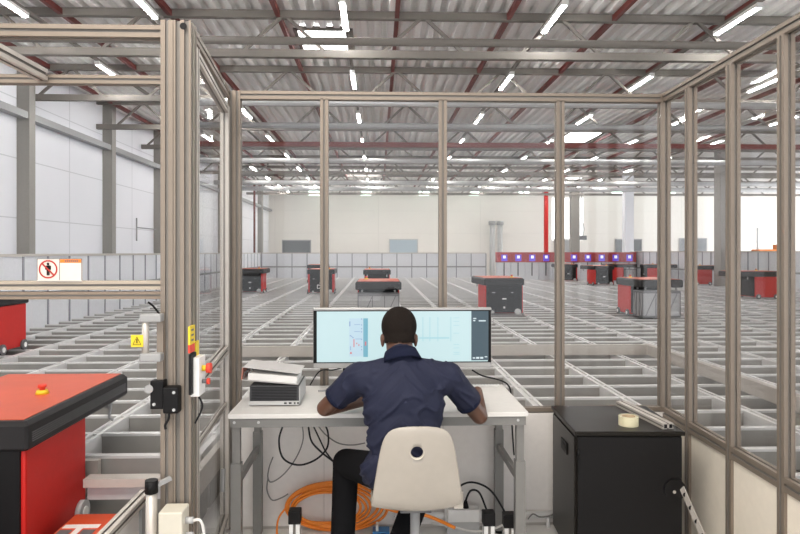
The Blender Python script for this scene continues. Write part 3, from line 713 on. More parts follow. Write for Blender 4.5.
# ================================================================ DESK
ZD = .705; x0, x1 = -.745, .757; y0, y1 = 3.25, 3.93
dk = thing('height_desk', 'white topped workbench with grey steel frame the man sits at', 'desk', (0, y0, 0))
MB().box(x0, x1, 0, y1 - y0, ZD - .024, ZD, bev=.003).build('desktop', DESKW, dk)
f = MB(); zb = ZD - .024
f.box(x0 + .01, x1 - .01, .01, .035, zb - .045, zb); f.box(x0 + .01, x1 - .01, y1 - y0 - .035, y1 - y0 - .01, zb - .045, zb)
f.box(x0 + .01, x0 + .035, .035, y1 - y0 - .035, zb - .045, zb); f.box(x1 - .035, x1 - .01, .035, y1 - y0 - .035, zb - .045, zb)
f.build('frame', DESKG, dk)
for sx, X in ((1, x0 + .035), (-1, x1 - .035)):
    for yy in (.045, y1 - y0 - .06):
        lg = MB().box(X - .019, X + .019, yy - .019, yy + .019, .44, zb - .0).build('leg', DESKG, dk)
        MB().box(X - .025, X + .025, yy - .025, yy + .025, FZ + .02, .45).build('sleeve', DESKG, lg); MB().cyl((X, yy, FZ), (X, yy, FZ + .02), .02).build('foot', BLK, lg)
    MB().box(X - .012, X + .012, .07, y1 - y0 - .08, .33, .37).build('side_rail', DESKG, dk)
for xx in (x0 + .03, x0 + .15, x1 - .22, x1 - .05): MB().cyl((xx, .008, zb - .02), (xx, .011, zb - .02), .007, n=12).build('screw', LGREY, dk)
# monitor
MY = 3.72
a = at(313, 368.5, MY); b = at(491.5, 307.5, MY); mw = b.x - a.x; mh = b.z - a.z
mo = thing('ultrawide_monitor', 'ultrawide monitor showing a pale blue program behind the man', 'monitor', ((a.x + b.x) / 2, MY, a.z))
hw = mw / 2
MB().box(-hw, hw, 0, .035, 0, mh, bev=.004).build('casing', mat('bezel_silver', (.42, .41, .40), .4, .5), mo)
sl, sr, sb, st = -hw + .022, hw - .022, .036, mh - .02
MB().box(-hw + .003, hw - .003, -.002, .0, .030, mh - .014).build('bezel', BLK, mo)
sc_ = MB().box(sl, sr, -.004, -.002, sb, st).build('screen', SCRN, mo)
def spx(px): return (px - 313) / 178.5 * mw - hw
def spz(py): return (368.5 - py) / 61.0 * mh
def sbox(name, px0, px1, py0, py1, m, dep=.005, par=None): return MB().box(spx(px0), spx(px1), -dep, -.004, spz(py1), spz(py0)).build(name, m, par or sc_)
sbox('dark_side_menu', 471, 488.3, 311, 361, SCRD)
sbox('bright_strip', 462, 471, 311, 361, SCRN)
f = MB()
for (px0, px1, py0, py1) in ((473, 476, 318, 319), (473, 475, 320, 321.3), (478.5, 485.5, 320.3, 321.5), (472.5, 475, 358, 359.2), (476, 479, 357.6, 359.4), (480, 483, 357.6, 359.4), (484.5, 487, 357, 358)): f.box(spx(px0), spx(px1), -.006, -.005, spz(py1), spz(py0))
f.build('menu_icons', SCRW, sc_)
sbox('diagram_field', 349, 363, 318, 356.5, SCR2); sbox('diagram_bar', 363, 367.6, 318, 357, SCR3)
f = MB()
for (px0, px1, py0, py1) in ((353.2, 354.2, 339, 347), (356, 357, 342.5, 344), (358, 359.2, 344.2, 345.6), (349.8, 351.6, 352, 353.8), (364.6, 366, 341.5, 345.5)): f.box(spx(px0), spx(px1), -.007, -.005, spz(py1), spz(py0))
f.build('red_symbols', SCRR, sc_)
f = MB()
for (px0, px1, py0, py1) in [(360.8, 361.8, y_, y_ + 1.2) for y_ in (318, 324, 327.8, 331, 338.5, 346, 349)] + [(349, 350.2, 321, 326), (350, 350.7, 346, 350), (349.5, 351, 335, 336), (351, 352, 335.8, 336.8), (352, 353.4, 336.8, 337.8), (354, 360, 324, 324.5), (354, 360, 331, 331.5), (355, 361, 338.5, 339)]: f.box(spx(px0), spx(px1), -.007, -.005, spz(py1), spz(py0))
f.build('dark_symbols', mat('screen_ink', (.1, .1, .1), .4, emit=(.12, .20, .38), es=.9), sc_)
f = MB()
for px in (422, 429, 437, 450): f.box(spx(px), spx(px + .9), -.005, -.004, spz(341.5), spz(317))
f.box(spx(418), spx(449), -.005, -.004, spz(339), spz(337.2))
for y_ in (317.5, 321, 325, 333, 344.5, 348, 352.5, 354.3): f.box(spx(453), spx(459), -.005, -.004, spz(y_ + .7), spz(y_))
f.build('table_lines', SCRL, sc_)
for px in (345, 453.5):
    X = spx(px); g = MB(); g.box(X - .014, X + .014, .005, .03, -.03, 0, BLK); g.box(X - .011, X + .011, .02, .04, ZD - a.z + .006, -.01, MGREY); g.box(X - .05, X + .05, -.03, .12, ZD - a.z, ZD - a.z + .006, MGREY); g.build('stand_leg', None, mo)
# PC and binder
a = at(249.5, 397, 3.42); b = at(299, 397, 3.42)
pc = thing('desktop_computer', 'flat dark grey desktop computer with silver front strip under the binder', 'computer', ((a.x + b.x) / 2, 3.42, ZD))
w = (b.x - a.x) / 2
MB().box(-w, w, 0, .28, .006, .105, bev=.004).build('case', mat('pc_dark', (.07, .07, .075), .45), pc)
fp = MB().box(-w, w, -.008, 0, .006, .026).build('front_strip', mat('pc_silver', (.62, .61, .60), .35, .4), pc)
MB().box(w, w + .004, 0, .28, .01, .1).build('side_plate', LGREY, pc)
g = MB(); 
for i, x in enumerate((.06, .085, .108, .125)): g.box(x - .008 + (.003 if i > 1 else 0), x + .006 - (.002 if i > 1 else 0), -.0095, -.008, .012, .020)
g.build('ports', BLK, fp)
g = MB()
for i in range(9): g.box(-w + .01, w - .012, -.002, 0, .031 + i * .008, .034 + i * .008)
g.build('vent_slats', BLK, pc)
g = MB(); [g.cyl((sx * (w - .02), yy, 0), (sx * (w - .02), yy, .006), .01) for sx in (-1, 1) for yy in (.03, .25)]; g.build('rubber_feet', BLK, pc)
bn = thing('ring_binder', 'worn white ring binder with reddish spine lying on the desktop computer', 'binder', (pc.location.x - .02, 3.42, ZD + .106))
tl = Matrix.Rotation(math.radians(5), 4, 'Y')
g = MB(); g.box(-.15, .145, .0, .235, 0, .003, M=tl); g.box(-.15, .145, .0, .235, .062, .066, M=Matrix.Translation((0, 0, .0)) @ tl @ Matrix.Rotation(math.radians(2), 4, 'Y')); bo = g.build('cover', mat('binder_grey', (.60, .58, .57), .5), bn)
MB().box(-.153, -.149, .0, .235, 0, .062, M=tl @ Matrix.Identity(4)).build('spine', mat('binder_spine', (.62, .26, .20), .5), bn)
MB().box(-.12, .135, .004, .228, .005, .04, M=tl).build('pages', PAPER, bn)
g = MB(); [g.tube([tl @ Vector((-.145, yy, .01)), tl @ Vector((-.135, yy, .045)), tl @ Vector((-.11, yy, .045)), tl @ Vector((-.10, yy, .01))], .0025) for yy in (.01, .08, .16)]; g.build('rings', DGREY, bn)
for i in range(1): bn.location.z += .016
# papers / keyboard bits on desk
def desk_at(px, py): 
    d = (CAMZ - ZD) * 650 / (py - 252); return ax(px, d), d
X, d = desk_at(327, 391)
tag(MB().bar((X - .05, d - .01, ZD + .005), (X + .06, d + .02, ZD + .005), .012, .009).build('pen', MGREY), 'thin grey pen lying on the desk left of the man', 'pen')
X, d = desk_at(481, 387)
kb = thing('keyboard', 'slim white keyboard lying on the desk behind the man\'s right hand', 'keyboard', (X - .02, d, ZD))
MB().box(-.14, .13, -.02, .015, 0, .012, bev=.003).build('base', WHITE, kb)
g = MB(); [g.box(-.13 + i * .018, -.116 + i * .018, -.015, -.002, .012, .015) for i in range(14)]; g.build('keys', LGREY, kb)
mk = thing('mouse', 'dark computer mouse under the right hand of the man', 'mouse', (.47, 3.455, ZD)); MB().ell((0, 0, .012), (.028, .05, .018)).build('mouse_shell', DGREY, mk); MB().box(-.003, .003, .01, .035, .026, .032).build('wheel', BLK, mk)
# cables behind the monitor
c1 = [at(310, 374, 3.9), at(320, 371, 3.88), at(333, 370, 3.85), at(345, 367, 3.80)]
c1[0].z = ZD + .01
tag(MB().tube(c1, .004).build('monitor_cable', CABLEB), 'thin black cable curving behind the left monitor leg', 'cable')
c1 = [at(472, 370, 3.86), at(482, 375.5, 3.86), at(494, 378.5, 3.88), at(502, 381, 3.92), at(508, 385, 3.96), at(511, 394, 3.97), at(512, 425, 3.9), at(514, 455, 3.9)]
tag(MB().tube(c1, .005).build('power_cable', CABLEB), 'black cable dropping behind the right rear desk leg', 'cable')
def ctube(name, pts, r, m, label):
    return tag(MB().tube([at(x, y, d) for x, y, d in pts], r).build(name, m), label, 'cable')
ctube('hanging_cable', [(284, 423, 3.8), (279, 440, 3.8), (283, 458, 3.8), (298, 465, 3.8), (315, 460, 3.8), (327, 448, 3.8), (328, 433, 3.8), (324, 423, 3.8)], .0055, CABLEB, 'black cable hanging in a wide loop under the desk')
ctube('hanging_cable', [(302, 423, 3.84), (303, 440, 3.84), (296, 458, 3.84), (284, 474, 3.84), (272, 482, 3.84), (268, 478, 3.84), (269, 468, 3.84), (273, 457, 3.84)], .004, CABLEG, 'thin grey cable hanging down to a hooked end at left')
ctube('hanging_cable', [(268, 478, 3.85), (267, 490, 3.85), (272, 500, 3.85), (281, 498, 3.85), (288, 494, 3.85)], .004, CABLEG, 'grey cable stub ending in a plug near the orange coil')
ctube('hanging_cable', [(308, 423, 3.86), (311, 440, 3.86), (319, 450, 3.86), (330, 459, 3.86), (345, 470, 3.86)], .0055, CABLEB, 'black cable slanting down towards the left knee')
ctube('hanging_cable', [(312, 423, 3.82), (320, 440, 3.82), (326, 452, 3.82), (334, 462, 3.82)], .0045, CABLEB, 'second black cable slanting beside the first one')
ctube('hanging_cable', [(316, 423, 3.9), (325, 434, 3.9), (338, 443, 3.9), (352, 445, 3.9), (365, 443, 3.9)], .004, CABLEG, 'thin grey cable sagging under the desk towards the man')
ctube('hanging_cable', [(330, 423, 3.88), (345, 426, 3.88), (362, 425, 3.88)], .003, CABLEG, 'short thin cable sagging right under the desktop')
# orange coil
g = MB(); rnd = random.Random(5)
cc = at(327, 506, 3.85)
oc = thing('orange_cable_coil', 'coil of orange cable leaning on the wall under the desk', 'cable coil', (ax(330, 3.83), 3.83, FZ))
for i in range(6):
    R = .20 + .022 * i; pts = []
    for k in range(12):
        t = 2 * PI * k / 12; pts.append((math.cos(t) * R * .98 + rnd.uniform(-.008, .008) + .012 * i - .02, .045 - .02 * math.sin(t) + i * .003 + rnd.uniform(-.008, .008), max(.012, .16 + math.sin(t) * R * .50)))
    MB().tube(pts, .0085, closed=True, sub=5).build('cable_turn', CABLEO, oc)
MB().tube([(-.24, 0, .2), (-.30, 0, .12), (-.31, 0, .02), (-.29, -.05, .008)], .006).build('loose_end', CABLEO, oc)
ctube('orange_cable', [(372, 503, 3.6), (395, 511, 3.55), (420, 514, 3.5), (438, 520, 3.5), (455, 528, 3.45)], .009, CABLEO, 'orange cable running from the coil across the floor under the chair')
# floor sockets: small black capped posts
for px, py, d, lab in ((295, 509, 3.42, 'short white post with black cap in front of the orange coil'), (488.5, 511, 3.42, 'short white post with black cap left of the right desk leg'), (509, 513, 3.42, 'short white post with black cap between the right desk legs')):
    q = at(px, py, d); q.z -= FZ
    r = thing('capped_profile', lab, 'post', (q.x, d, FZ), 0, 'black capped profile posts')
    MB().slot((0, 0, 0), (0, 0, q.z - .07), .055, .055, (0, 1, 0)).build('profile', WHITE, r); MB().box(-.032, .032, -.032, .032, q.z - .07, q.z, bev=.005).build('cap', BLK, r)
# power strip and conduit
q = at(462, 514, 3.86)
r = thing('power_strip', 'white power strip with black plugs on the floor at the wall', 'power strip', (q.x, q.y - .01, FZ + .04))
MB().box(-.09, .10, -.035, .035, .045, .12, bev=.006).build('housing', WHITE, r); MB().box(-.1, -.07, .0, .04, .0, .30).build('bracket', WHITE, r); MB().box(-.09, .1, -.02, .035, -.04, .045).build('base', LGREY, r)
for xx in (-.035, .02): MB().cyl((xx, 0, .12), (xx, 0, .16), .02, .01, n=12).build('plug', BLK, r)
MB().tube([(-.035, 0, .16), (-.02, 0, .24), (.06, 0, .27), (.17, 0, .22), (.26, -.02, .08), (.27, -.02, .02)], .006, m=CABLEB).build('cable', CABLEB, r)
MB().tube([(.02, 0, .16), (.05, 0, .22), (.1, 0, .21), (.14, .0, .12), (.16, .0, .06)], .006, m=CABLEB).build('cable', CABLEB, r)
q = at(430, 517, 3.93)
tag(MB().cyl((ax(395, 3.93), 3.93, -.09), (ax(552, 3.93), 3.93, -.09), .022).cyl((ax(396, 3.93), 3.93, FZ), (ax(396, 3.93), 3.93, -.09), .012).cyl((ax(548, 3.93), 3.93, FZ), (ax(548, 3.93), 3.93, -.09), .012).build('conduit', WHITE), 'white conduit running along the foot of the front wall', 'conduit')
ctube('floor_cable', [(432, 523, 3.8), (450, 526, 3.7), (470, 531, 3.7), (490, 530, 3.72), (505, 524, 3.8)], .006, CABLEW, 'thin white cable lying on the floor near the power strip')
ctube('floor_cable', [(528, 519, 3.85), (533, 514, 3.9), (540, 517, 3.9), (548, 516, 3.9), (556, 513, 3.9)], .004, CABLEG, 'thin grey loop of cable by the wall left of the cabinet')
q = at(381, 524, 3.85)
r = thing('blue_switch', 'small blue box with white tab on the floor behind the chair', 'box', (q.x, q.y, FZ)); MB().box(-.05, .05, -.04, .04, 0, .04, bev=.004).build('housing', BLUE, r); MB().box(-.03, -.015, -.03, .02, .04, .075).build('tab', WHITE, r); MB().box(0, .03, -.042, -.04, .01, .03).build('socket', BLK, r)
# ================================================================ BLACK CABINET
CX0, CX1, CY0, CY1 = ax(575.6, 3.29), ax(682, 3.29), 3.29, 3.93; CZ = .594
cw = CX1 - CX0; cdp = .56
cb = thing('network_cabinet', 'black metal network cabinet on castors in the right corner', 'cabinet', (CX0, CY0, 0), -.05)
MB().box(.01, cw - .01, .012, cdp - .01, FZ + .05, CZ - .02, bev=.003).build('body', BLKM, cb)
MB().box(-.004, cw + .004, -.004, cdp, CZ - .022, CZ, bev=.004).build('top_cover', BLKM, cb)
dd = MB().box(.012, cw - .012, 0, .012, FZ + .06, CZ - .03, bev=.002).build('door', BLK, cb)
for z in (-.05, .48): MB().cyl((.014, -.004, z - .02), (.014, -.004, z + .02), .008, n=12).build('hinge', BLK, dd)
lk = MB().cyl((cw - .05, -.01, .30), (cw - .05, 0, .30), .055, n=28).build('round_lock', BLK, dd); MB().cyl((cw - .055, -.013, .29), (cw - .055, -.01, .29), .008, n=12).build('lock_cylinder', ALUL, lk)
MB().box(.0, .01, .03, cdp - .03, FZ + .07, CZ - .04).build('side_panel', BLKM, cb)
MB().box(-.006, .0, .17, .30, .42, .48, bev=.002).box(-.008, -.006, .19, .28, .44, .46, BLK).build('side_handle', BLK, cb)
for xx in (.05, cw - .05):
    for yy in (.06, cdp - .07):
        cs = MB().cyl((xx - .012, yy, FZ + .022), (xx + .012, yy, FZ + .022), .022, n=14).build('castor', BLK, cb); MB().box(xx - .016, xx + .016, yy - .012, yy + .012, FZ + .03, FZ + .052).build('castor_fork', MGREY, cs)
q = at(632, 429, 3.33); r = thing('tape_roll', 'roll of clear yellowish packing tape on the black cabinet', 'tape roll', (ax(631.5, 3.36), 3.40, CZ))
g = MB(); R, n = .052, 28
for (ra, rb, nm_, m_) in ((.052, .038, 'tape', TAPE), (.038, .035, 'core', mat('core_card', (.66, .52, .34), .7))):
    g = MB()
    for i in range(n):
        t0, t1 = 2 * PI * i / n, 2 * PI * (i + 1) / n
        P = [[g.bm.verts.new((math.cos(t) * rr_, math.sin(t) * rr_, z)) for z in (0, .048)] for t in (t0, t1) for rr_ in (ra, rb)]
        (a0, a1), (b0, b1), (c0, c1_), (d0_, d1_) = P
        for q4 in ((a0, c0, c1_, a1), (b0, b1, d1_, d0_), (a1, c1_, d1_, b1), (a0, b0, d0_, c0)): g.face(q4)
    g.build(nm_, m_, r)
pr = thing('loose_profile', 'loose pale aluminium profile lying along the cabinet top with open end', 'profile', (0, 0, CZ + .016))
pa = Vector((ax(668, 3.31), 3.31, 0)); pb = Vector((ax(622, 3.8), 3.82, 0)); pa.x = ax(668, 3.31); 
MB().slot(pa, pb, .06, .03).build('profile', ALUL, pr)
dv = (pb - pa).normalized(); sv = Vector((dv.y, -dv.x, 0))
g = MB()
for s_ in (-.014, .014):
    cpt = pa + sv * s_ - dv * .0015; g.bar(cpt, cpt - dv * .001, .016, .02)
g.build('end_hole', BLK, pr)
pm = thing('perforated_strip', 'perforated metal strip leaning on the wall right of the cabinet', 'metal strip', (0, 0, 0))
pa = at(682, 488, 3.12); pb = at(702, 534, 2.95)
dv = (pb - pa); tt = (FZ - pa.z) / dv.z; pb = pa + dv * tt
MB().bar(pa, pb, .035, .004, (1, .3, 0)).build('strip', ALUL, pm)
g = MB(); 
for i in range(12):
    c = pa.lerp(pb, (i + .5) / 12); g.cyl(c + Vector((0, -.0045, 0)), c + Vector((0, -.003, 0)), .011, n=12)
g.build('hole', BLK, pm)
# ================================================================ CHAIR
ch = thing('shell_chair', 'white moulded shell swivel chair the man sits on, with oval back hole', 'chair', (.168, 2.80, 0))
def shell():
    g = MB(); NU, NV = 22, 30
    # profile path from the top of the back to the seat front; (y, z, halfwidth)
    path = [(-.085, .775, .0), (-.088, .772, .09), (-.09, .755, .126), (-.088, .72, .146), (-.08, .66, .16), (-.065, .58, .173), (-.045, .50, .185), (-.022, .43, .193), (.005, .395, .196), (.05, .378, .198), (.12, .375, .20), (.20, .385, .20), (.28, .395, .195), (.34, .395, .18), (.37, .385, .14), (.378, .378, .0)]
    V = []
    for (y, z, hw_) in path:
        row = []
        for i in range(NU + 1):
            t = -1 + 2 * i / NU; x = t * max(hw_, .001)
            cv = .035 * (t * t) * (hw_ / .2)
            back = max(0, min(1, (z - .4) / .15))
            row.append(g.bm.verts.new((x, y + cv * back, z + cv * .7 * (1 - back))))
        V.append(row)
    for A, B in zip(V, V[1:]):
        for i in range(NU):
            f = g.face([A[i], A[i + 1], B[i + 1], B[i]]); 
            if f: f.smooth = True
    # oval grip hole
    kill = [f for f in g.bm.faces if abs(f.calc_center_median().x + .004) < .026 and abs(f.calc_center_median().z - .675) < .028 and f.calc_center_median().y < .0]
    return g
g = shell(); o = g.build('shell', CHAIRM, ch)
so = o.modifiers.new('t', 'SUBSURF'); so.levels = 1; so.render_levels = 1
so = o.modifiers.new('s', 'SOLIDIFY'); so.thickness = .012; so.offset = 0
hc = MB(); hc.cyl((-.005, -.3, .672), (-.005, .1, .672), .026, n=28)
cut = hc.build('cutter'); cut.hide_render = True; cut.parent = ch
bo_ = o.modifiers.new('b', 'BOOLEAN'); bo_.object = cut; bo_.operation = 'DIFFERENCE'; bo_.solver = 'EXACT'
dg = bpy.context.evaluated_depsgraph_get(); me = bpy.data.meshes.new_from_object(o.evaluated_get(dg)); o.modifiers.clear(); o.data = me; bpy.data.objects.remove(cut)
g = MB()
for i in range(28):
    t0, t1 = 2 * PI * i / 28, 2 * PI * (i + 1) / 28
    P = [(-.005 + math.cos(t) * rr_, -.092 + (.010 if rr_ < .03 else .004), .672 + math.sin(t) * rr_) for t, rr_ in ((t0, .026), (t1, .026), (t1, .031), (t0, .031))]
    g.face([g.bm.verts.new(v) for v in P])
g.build('hole_rim', mat('rim_cream', (.66, .62, .52), .4), ch)
MB().cyl((.0, .14, FZ + .08), (.0, .14, .365), .022).build('gas_column', MGREY, ch)
MB().box(-.07, .07, .08, .22, .350, .366, bev=.004).build('seat_plate', DGREY, ch)
MB().box(.16, .20, .0, .02, .40, .47).build('adjustment_lever', CHAIRM, ch)
for i in range(5):
    t = 2 * PI * i / 5 + .5; e = Vector((math.cos(t) * .26, .14 + math.sin(t) * .26, FZ + .065))
    lg = MB().bar((0, .14, FZ + .085), e, .04, .022).build('base_arm', MGREY, ch)
    MB().cyl(e + Vector((-.012, 0, -.037)), e + Vector((.012, 0, -.037)), .028, n=16).build('castor', BLK, lg)
# ================================================================ PERSON
P = thing('person', 'man in a navy polo shirt and black trousers seated at the desk, back turned', 'person', (0, 0, 0))
V3 = Vector
pel = V3((.125, 2.97, .49)); chest = V3((.118, 3.03, .80)); neck0 = V3((.112, 3.08, 1.00)); head = V3(at(399, 332, 3.16))
shL = V3((-.088, 3.06, .922)); shR = V3((.33, 3.06, .922))
elL = V3(at(325, 408, 3.15)); elR = V3(at(479.5, 416, 3.15))
wrL = V3((.0, 3.40, ZD + .045)); wrR = V3((.512, 3.34, ZD + .085))
hipL = V3((.04, 3.0, .49)); hipR = V3((.21, 3.0, .49))
knL = V3((-.165, 3.36, .425)); knR = V3((.27, 3.34, .43))
anL = V3((-.185, 3.30, FZ + .09)); anR = V3((.03, 3.04, FZ + .12))
def remesh(o, vox, it=6, fac=.5):
    m = o.modifiers.new('r', 'REMESH'); m.mode = 'VOXEL'; m.voxel_size = vox; m.use_smooth_shade = True
    s_ = o.modifiers.new('s', 'SMOOTH'); s_.factor = fac; s_.iterations = it
    dg = bpy.context.evaluated_depsgraph_get(); me = bpy.data.meshes.new_from_object(o.evaluated_get(dg)); o.modifiers.clear()
    mt = o.data.materials[0] if o.data.materials else None
    o.data = me; me.materials.clear(); me.materials.append(mt)
    for p_ in me.polygons: p_.use_smooth = True
    return o
tilt = Matrix.Rotation(math.radians(-10), 3, 'X')
hq = Matrix.Rotation(math.radians(-12), 3, 'X')
def H(x, y, z): return head + hq @ (V3((x, y, z)) * 1.035)
g = MB()
# head: cranium, jaw, nose, lips, brow, ears
g.ell(H(0, -.005, .022), (.083, .099, .094), M=hq); g.ell(H(0, .03, -.045), (.064, .072, .075), M=hq); g.ell(H(0, .055, -.088), (.034, .034, .024), M=hq)
g.ell(H(0, -.035, -.025), (.070, .060, .072), M=hq)
g.caps(H(0, .088, .005), H(0, .108, -.028), .009, .014); g.ell(H(.013, .096, -.032), (.009, .010, .008)); g.ell(H(-.013, .096, -.032), (.009, .010, .008))
g.ell(H(0, .092, -.056), (.024, .011, .007), M=hq); g.ell(H(0, .090, -.067), (.021, .011, .007), M=hq)
g.caps(H(-.045, .075, .022), H(-.012, .088, .020), .009, .008); g.caps(H(.045, .075, .022), H(.012, .088, .020), .009, .008)
for sx in (-1, 1):
    g.ell(H(sx * .077, -.002, -.040), (.010, .020, .032), M=hq); g.ell(H(sx * .082, -.008, -.032), (.007, .015, .023), M=hq)
g.caps(neck0 + V3((0, -.02, -.05)), H(0, -.028, -.055), .066, .064)
# torso
g.caps(neck0 + V3((0, -.02, -.02)), shL + V3((.02, 0, .0)), .05, .055); g.caps(neck0 + V3((0, -.02, -.02)), shR + V3((-.02, 0, 0)), .05, .055)
g.ell(chest, (.165, .10, .19)); g.ell((pel + chest) / 2, (.145, .095, .18)); g.ell(pel + V3((0, 0, .02)), (.155, .11, .11))
def arm(sh, el, wr, sx):
    g.caps(sh, el, .052, .040); g.caps(el, wr, .040, .027)
    # hand
    fd = V3((sx * -.25 if sx < 0 else -.12, .9, -.12)).normalized(); rt = fd.cross(V3((0, 0, 1))).normalized(); dn = V3((0, 0, -1))
    pc_ = wr + fd * .045; g.caps(wr, wr + fd * .085, .026, .034, flat=.5, side=(0, 0, 1)); g.caps(wr + fd * .04 - rt * .012, wr + fd * .085 - rt * .018, .02, .018, flat=.7, side=(0, 0, 1)); g.caps(wr + fd * .04 + rt * .012, wr + fd * .085 + rt * .018, .02, .017, flat=.7, side=(0, 0, 1))
    for k, (off_, ln) in enumerate(((-.032, .066), (-.011, .076), (.011, .072), (.031, .056))):
        if sx > 0: off_ = -off_ * 1.0
        a_ = wr + fd * .088 + rt * off_; b_ = a_ + fd * ln * .45 + V3((0, 0, .004)); c_ = b_ + fd * ln * .3 + dn * .016; d_ = c_ + fd * ln * .15 + dn * .017
        g.caps(a_, b_, .0095, .0088, n=12); g.caps(b_, c_, .0088, .008, n=12); g.caps(c_, d_, .008, .0068, n=12)
    ts = rt * (1 if sx < 0 else -1)
    a_ = wr + fd * .02 + ts * .022; b_ = a_ + fd * .038 + ts * .026 + dn * .006; c_ = b_ + fd * .03 + ts * .006 + dn * .008
    g.caps(a_, b_, .014, .011, n=12); g.caps(b_, c_, .011, .008, n=12)
arm(shL, elL, wrL, -1); arm(shR, elR, wrR, 1)
# legs and feet
for hp, kn, an in ((hipL, knL, anL), (hipR, knR, anR)):
    g.caps(hp, kn, .075, .052); g.caps(kn, an, .050, .036)
g.caps(anL + V3((0, -.02, -.045)), anL + V3((-.02, .15, -.055)), .032, .028); g.caps(anR + V3((0, -.01, -.035)), anR + V3((-.02, .11, -.085)), .032, .026)
body = g.build('body', SKIN, P); remesh(body, .0048, 4)
# hair: close cropped cap following the skull, with a clean hairline
g = MB(); g.ell(H(0, -.010, .027), (.0865, .102, .0955), M=hq, seg=48, rings=32); g.ell(H(0, -.040, -.035), (.0735, .064, .065), M=hq, seg=36, rings=24)
hair = g.build('hair', HAIR, P); remesh(hair, .006, 4)
bm = bmesh.new(); bm.from_mesh(hair.data); inv = hq.inverted()
kill = []
for v in bm.verts:
    q = inv @ (v.co - head)
    if (q.y > .045 and q.z < .055 + (q.y - .045) * .5) or (q.y > -.02 and q.z < -.01 and q.y <= .045) or q.z < -.060: kill.append(v)
bmesh.ops.delete(bm, geom=kill, context='VERTS'); bm.to_mesh(hair.data); bm.free()
# eyes
for sx in (-1, 1):
    e = MB().ell(H(sx * .031, .078, .008), (.0125, .0125, .0125), seg=16, rings=10).build('eye', mat('eye_white', (.8, .78, .75), .2), P); MB().ell(H(sx * .031, .0875, .007), (.0055, .004, .0055), seg=12, rings=8).build('iris', BLK, e)
# shirt
g = MB()
g.caps(neck0 + V3((0, -.025, -.03)), shL + V3((.015, 0, .004)), .062, .068); g.caps(neck0 + V3((0, -.025, -.03)), shR + V3((-.015, 0, .004)), .062, .068)
g.caps(shL + V3((.03, 0, -.01)), shR + V3((-.03, 0, -.01)), .084, .084)
g.ell(chest + V3((0, -.01, .0)), (.192, .120, .195)); g.ell((pel + chest) / 2 + V3((0, -.01, 0)), (.170, .118, .20)); g.ell(pel + V3((-.012, .0, .03)), (.19, .132, .115))
g.ell(pel + V3((-.05, .03, .0)), (.15, .12, .085))
for sh, el in ((shL, elL), (shR, elR)):
    c_ = sh.lerp(el, .62); g.caps(sh + V3((0, 0, .002)), c_, .072, .063)
g.caps(neck0 + V3((0, -.025, -.03)), neck0 + (H(0, -.028, -.055) - neck0) * .2 + V3((0, -.012, 0)), .078, .070)
# fold ridges
for sx, sh in ((-1, shL), (1, shR)):
    g.caps(sh + V3((-sx * .03, -.075, -.02)), chest + V3((sx * .03, -.115, -.06)), .012, .006)
    g.caps(sh + V3((-sx * .05, -.06, -.09)), chest + V3((sx * .02, -.118, -.12)), .012, .006)
    g.caps(chest + V3((sx * .15, -.05, -.17)), chest + V3((sx * .02, -.122, -.22)), .012, .005)
    g.caps(chest + V3((sx * .15, -.05, -.24)), chest + V3((0, -.118, -.28)), .012, .005)
shirt = g.build('polo_shirt', NAVY, P); remesh(shirt, .0065, 7)
from mathutils import noise as NZ
for v in shirt.data.vertices:
    c = v.co; low = max(0, min(1, (1.02 - c.z) / .3))
    q = V3((c.x * 7 + NZ.noise(c * 5) * .8, c.y * 7, c.z * 17 + abs(c.x - .118) * 16))
    h = 1 - abs(NZ.noise(q)) * 2.2
    arm_ = 1 if abs(c.x - .118) > .2 else 0
    v.co = c + v.normal * ((h ** 3 if h > 0 else 0) * (.009 * low + .005) - .003 + .004 * NZ.noise(c * 14))
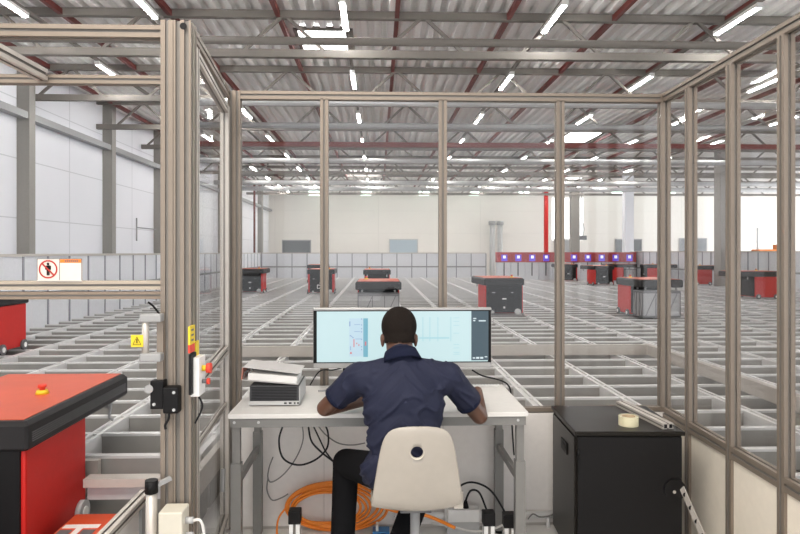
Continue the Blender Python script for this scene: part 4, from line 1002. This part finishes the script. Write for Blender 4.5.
# cut sleeve ends clean & neckline
bm = bmesh.new(); bm.from_mesh(shirt.data)
for sh, el in ((shL, elL), (shR, elR)):
    dv = (el - sh).normalized(); ct = sh.lerp(el, .66)
    geo = [v for v in bm.verts if (v.co - sh).dot(dv) > .06 and ((v.co - sh) - dv * (v.co - sh).dot(dv)).length < .10]
    kill = [v for v in geo if (v.co - ct).dot(dv) > 0]; bmesh.ops.delete(bm, geom=kill, context='VERTS')
bm.to_mesh(shirt.data); bm.free()
def band(c, dv, r0, r1, hgt, ell=1.0):
    g = MB(); dv = dv.normalized(); up = V3((0, 0, 1)) if abs(dv.z) < .9 else V3((1, 0, 0)); u = dv.cross(up).normalized(); v = u.cross(dv); R_ = []
    for (h_, r_) in ((-hgt / 2, r0), (hgt / 2, r1), (hgt / 2, r1 - .006), (-hgt / 2, r0 - .006)):
        R_.append([g.bm.verts.new(c + dv * h_ + (u * math.cos(2 * PI * i / 32) + v * math.sin(2 * PI * i / 32) * ell) * r_) for i in range(32)])
    for a_, b_ in zip(R_, R_[1:] + R_[:1]):
        for i in range(32):
            f = g.face([a_[i], a_[(i + 1) % 32], b_[(i + 1) % 32], b_[i]]); f.smooth = True
    return g
for sh, el in ((shL, elL), (shR, elR)): band(sh.lerp(el, .655), el - sh, .064, .062, .018).build('sleeve_cuff', NAVYR, shirt)
nd = (H(0, -.028, -.055) - neck0); band(neck0 + nd * .16 + V3((0, -.014, .0)), nd, .098, .076, .060, 1.0).build('collar', NAVYR, shirt)
# trousers
g = MB(); g.ell(pel + V3((0, 0, -.02)), (.175, .125, .085))
for hp, kn, an in ((hipL, knL, anL), (hipR, knR, anR)):
    g.caps(hp, kn, .092, .070); g.caps(kn, an + V3((0, 0, -.0)), .068, .060)
tr = g.build('trousers', TROU, P); remesh(tr, .009, 6)
for an, tip in ((anL, V3((-.02, .17, -.05))), (anR, V3((-.02, .12, -.075)))):
    g = MB(); g.caps(an + V3((0, -.03, -.045)), an + tip, .042, .036, flat=.9, side=(0, 0, 1)); sh_ = g.build('shoe', BLK, P)
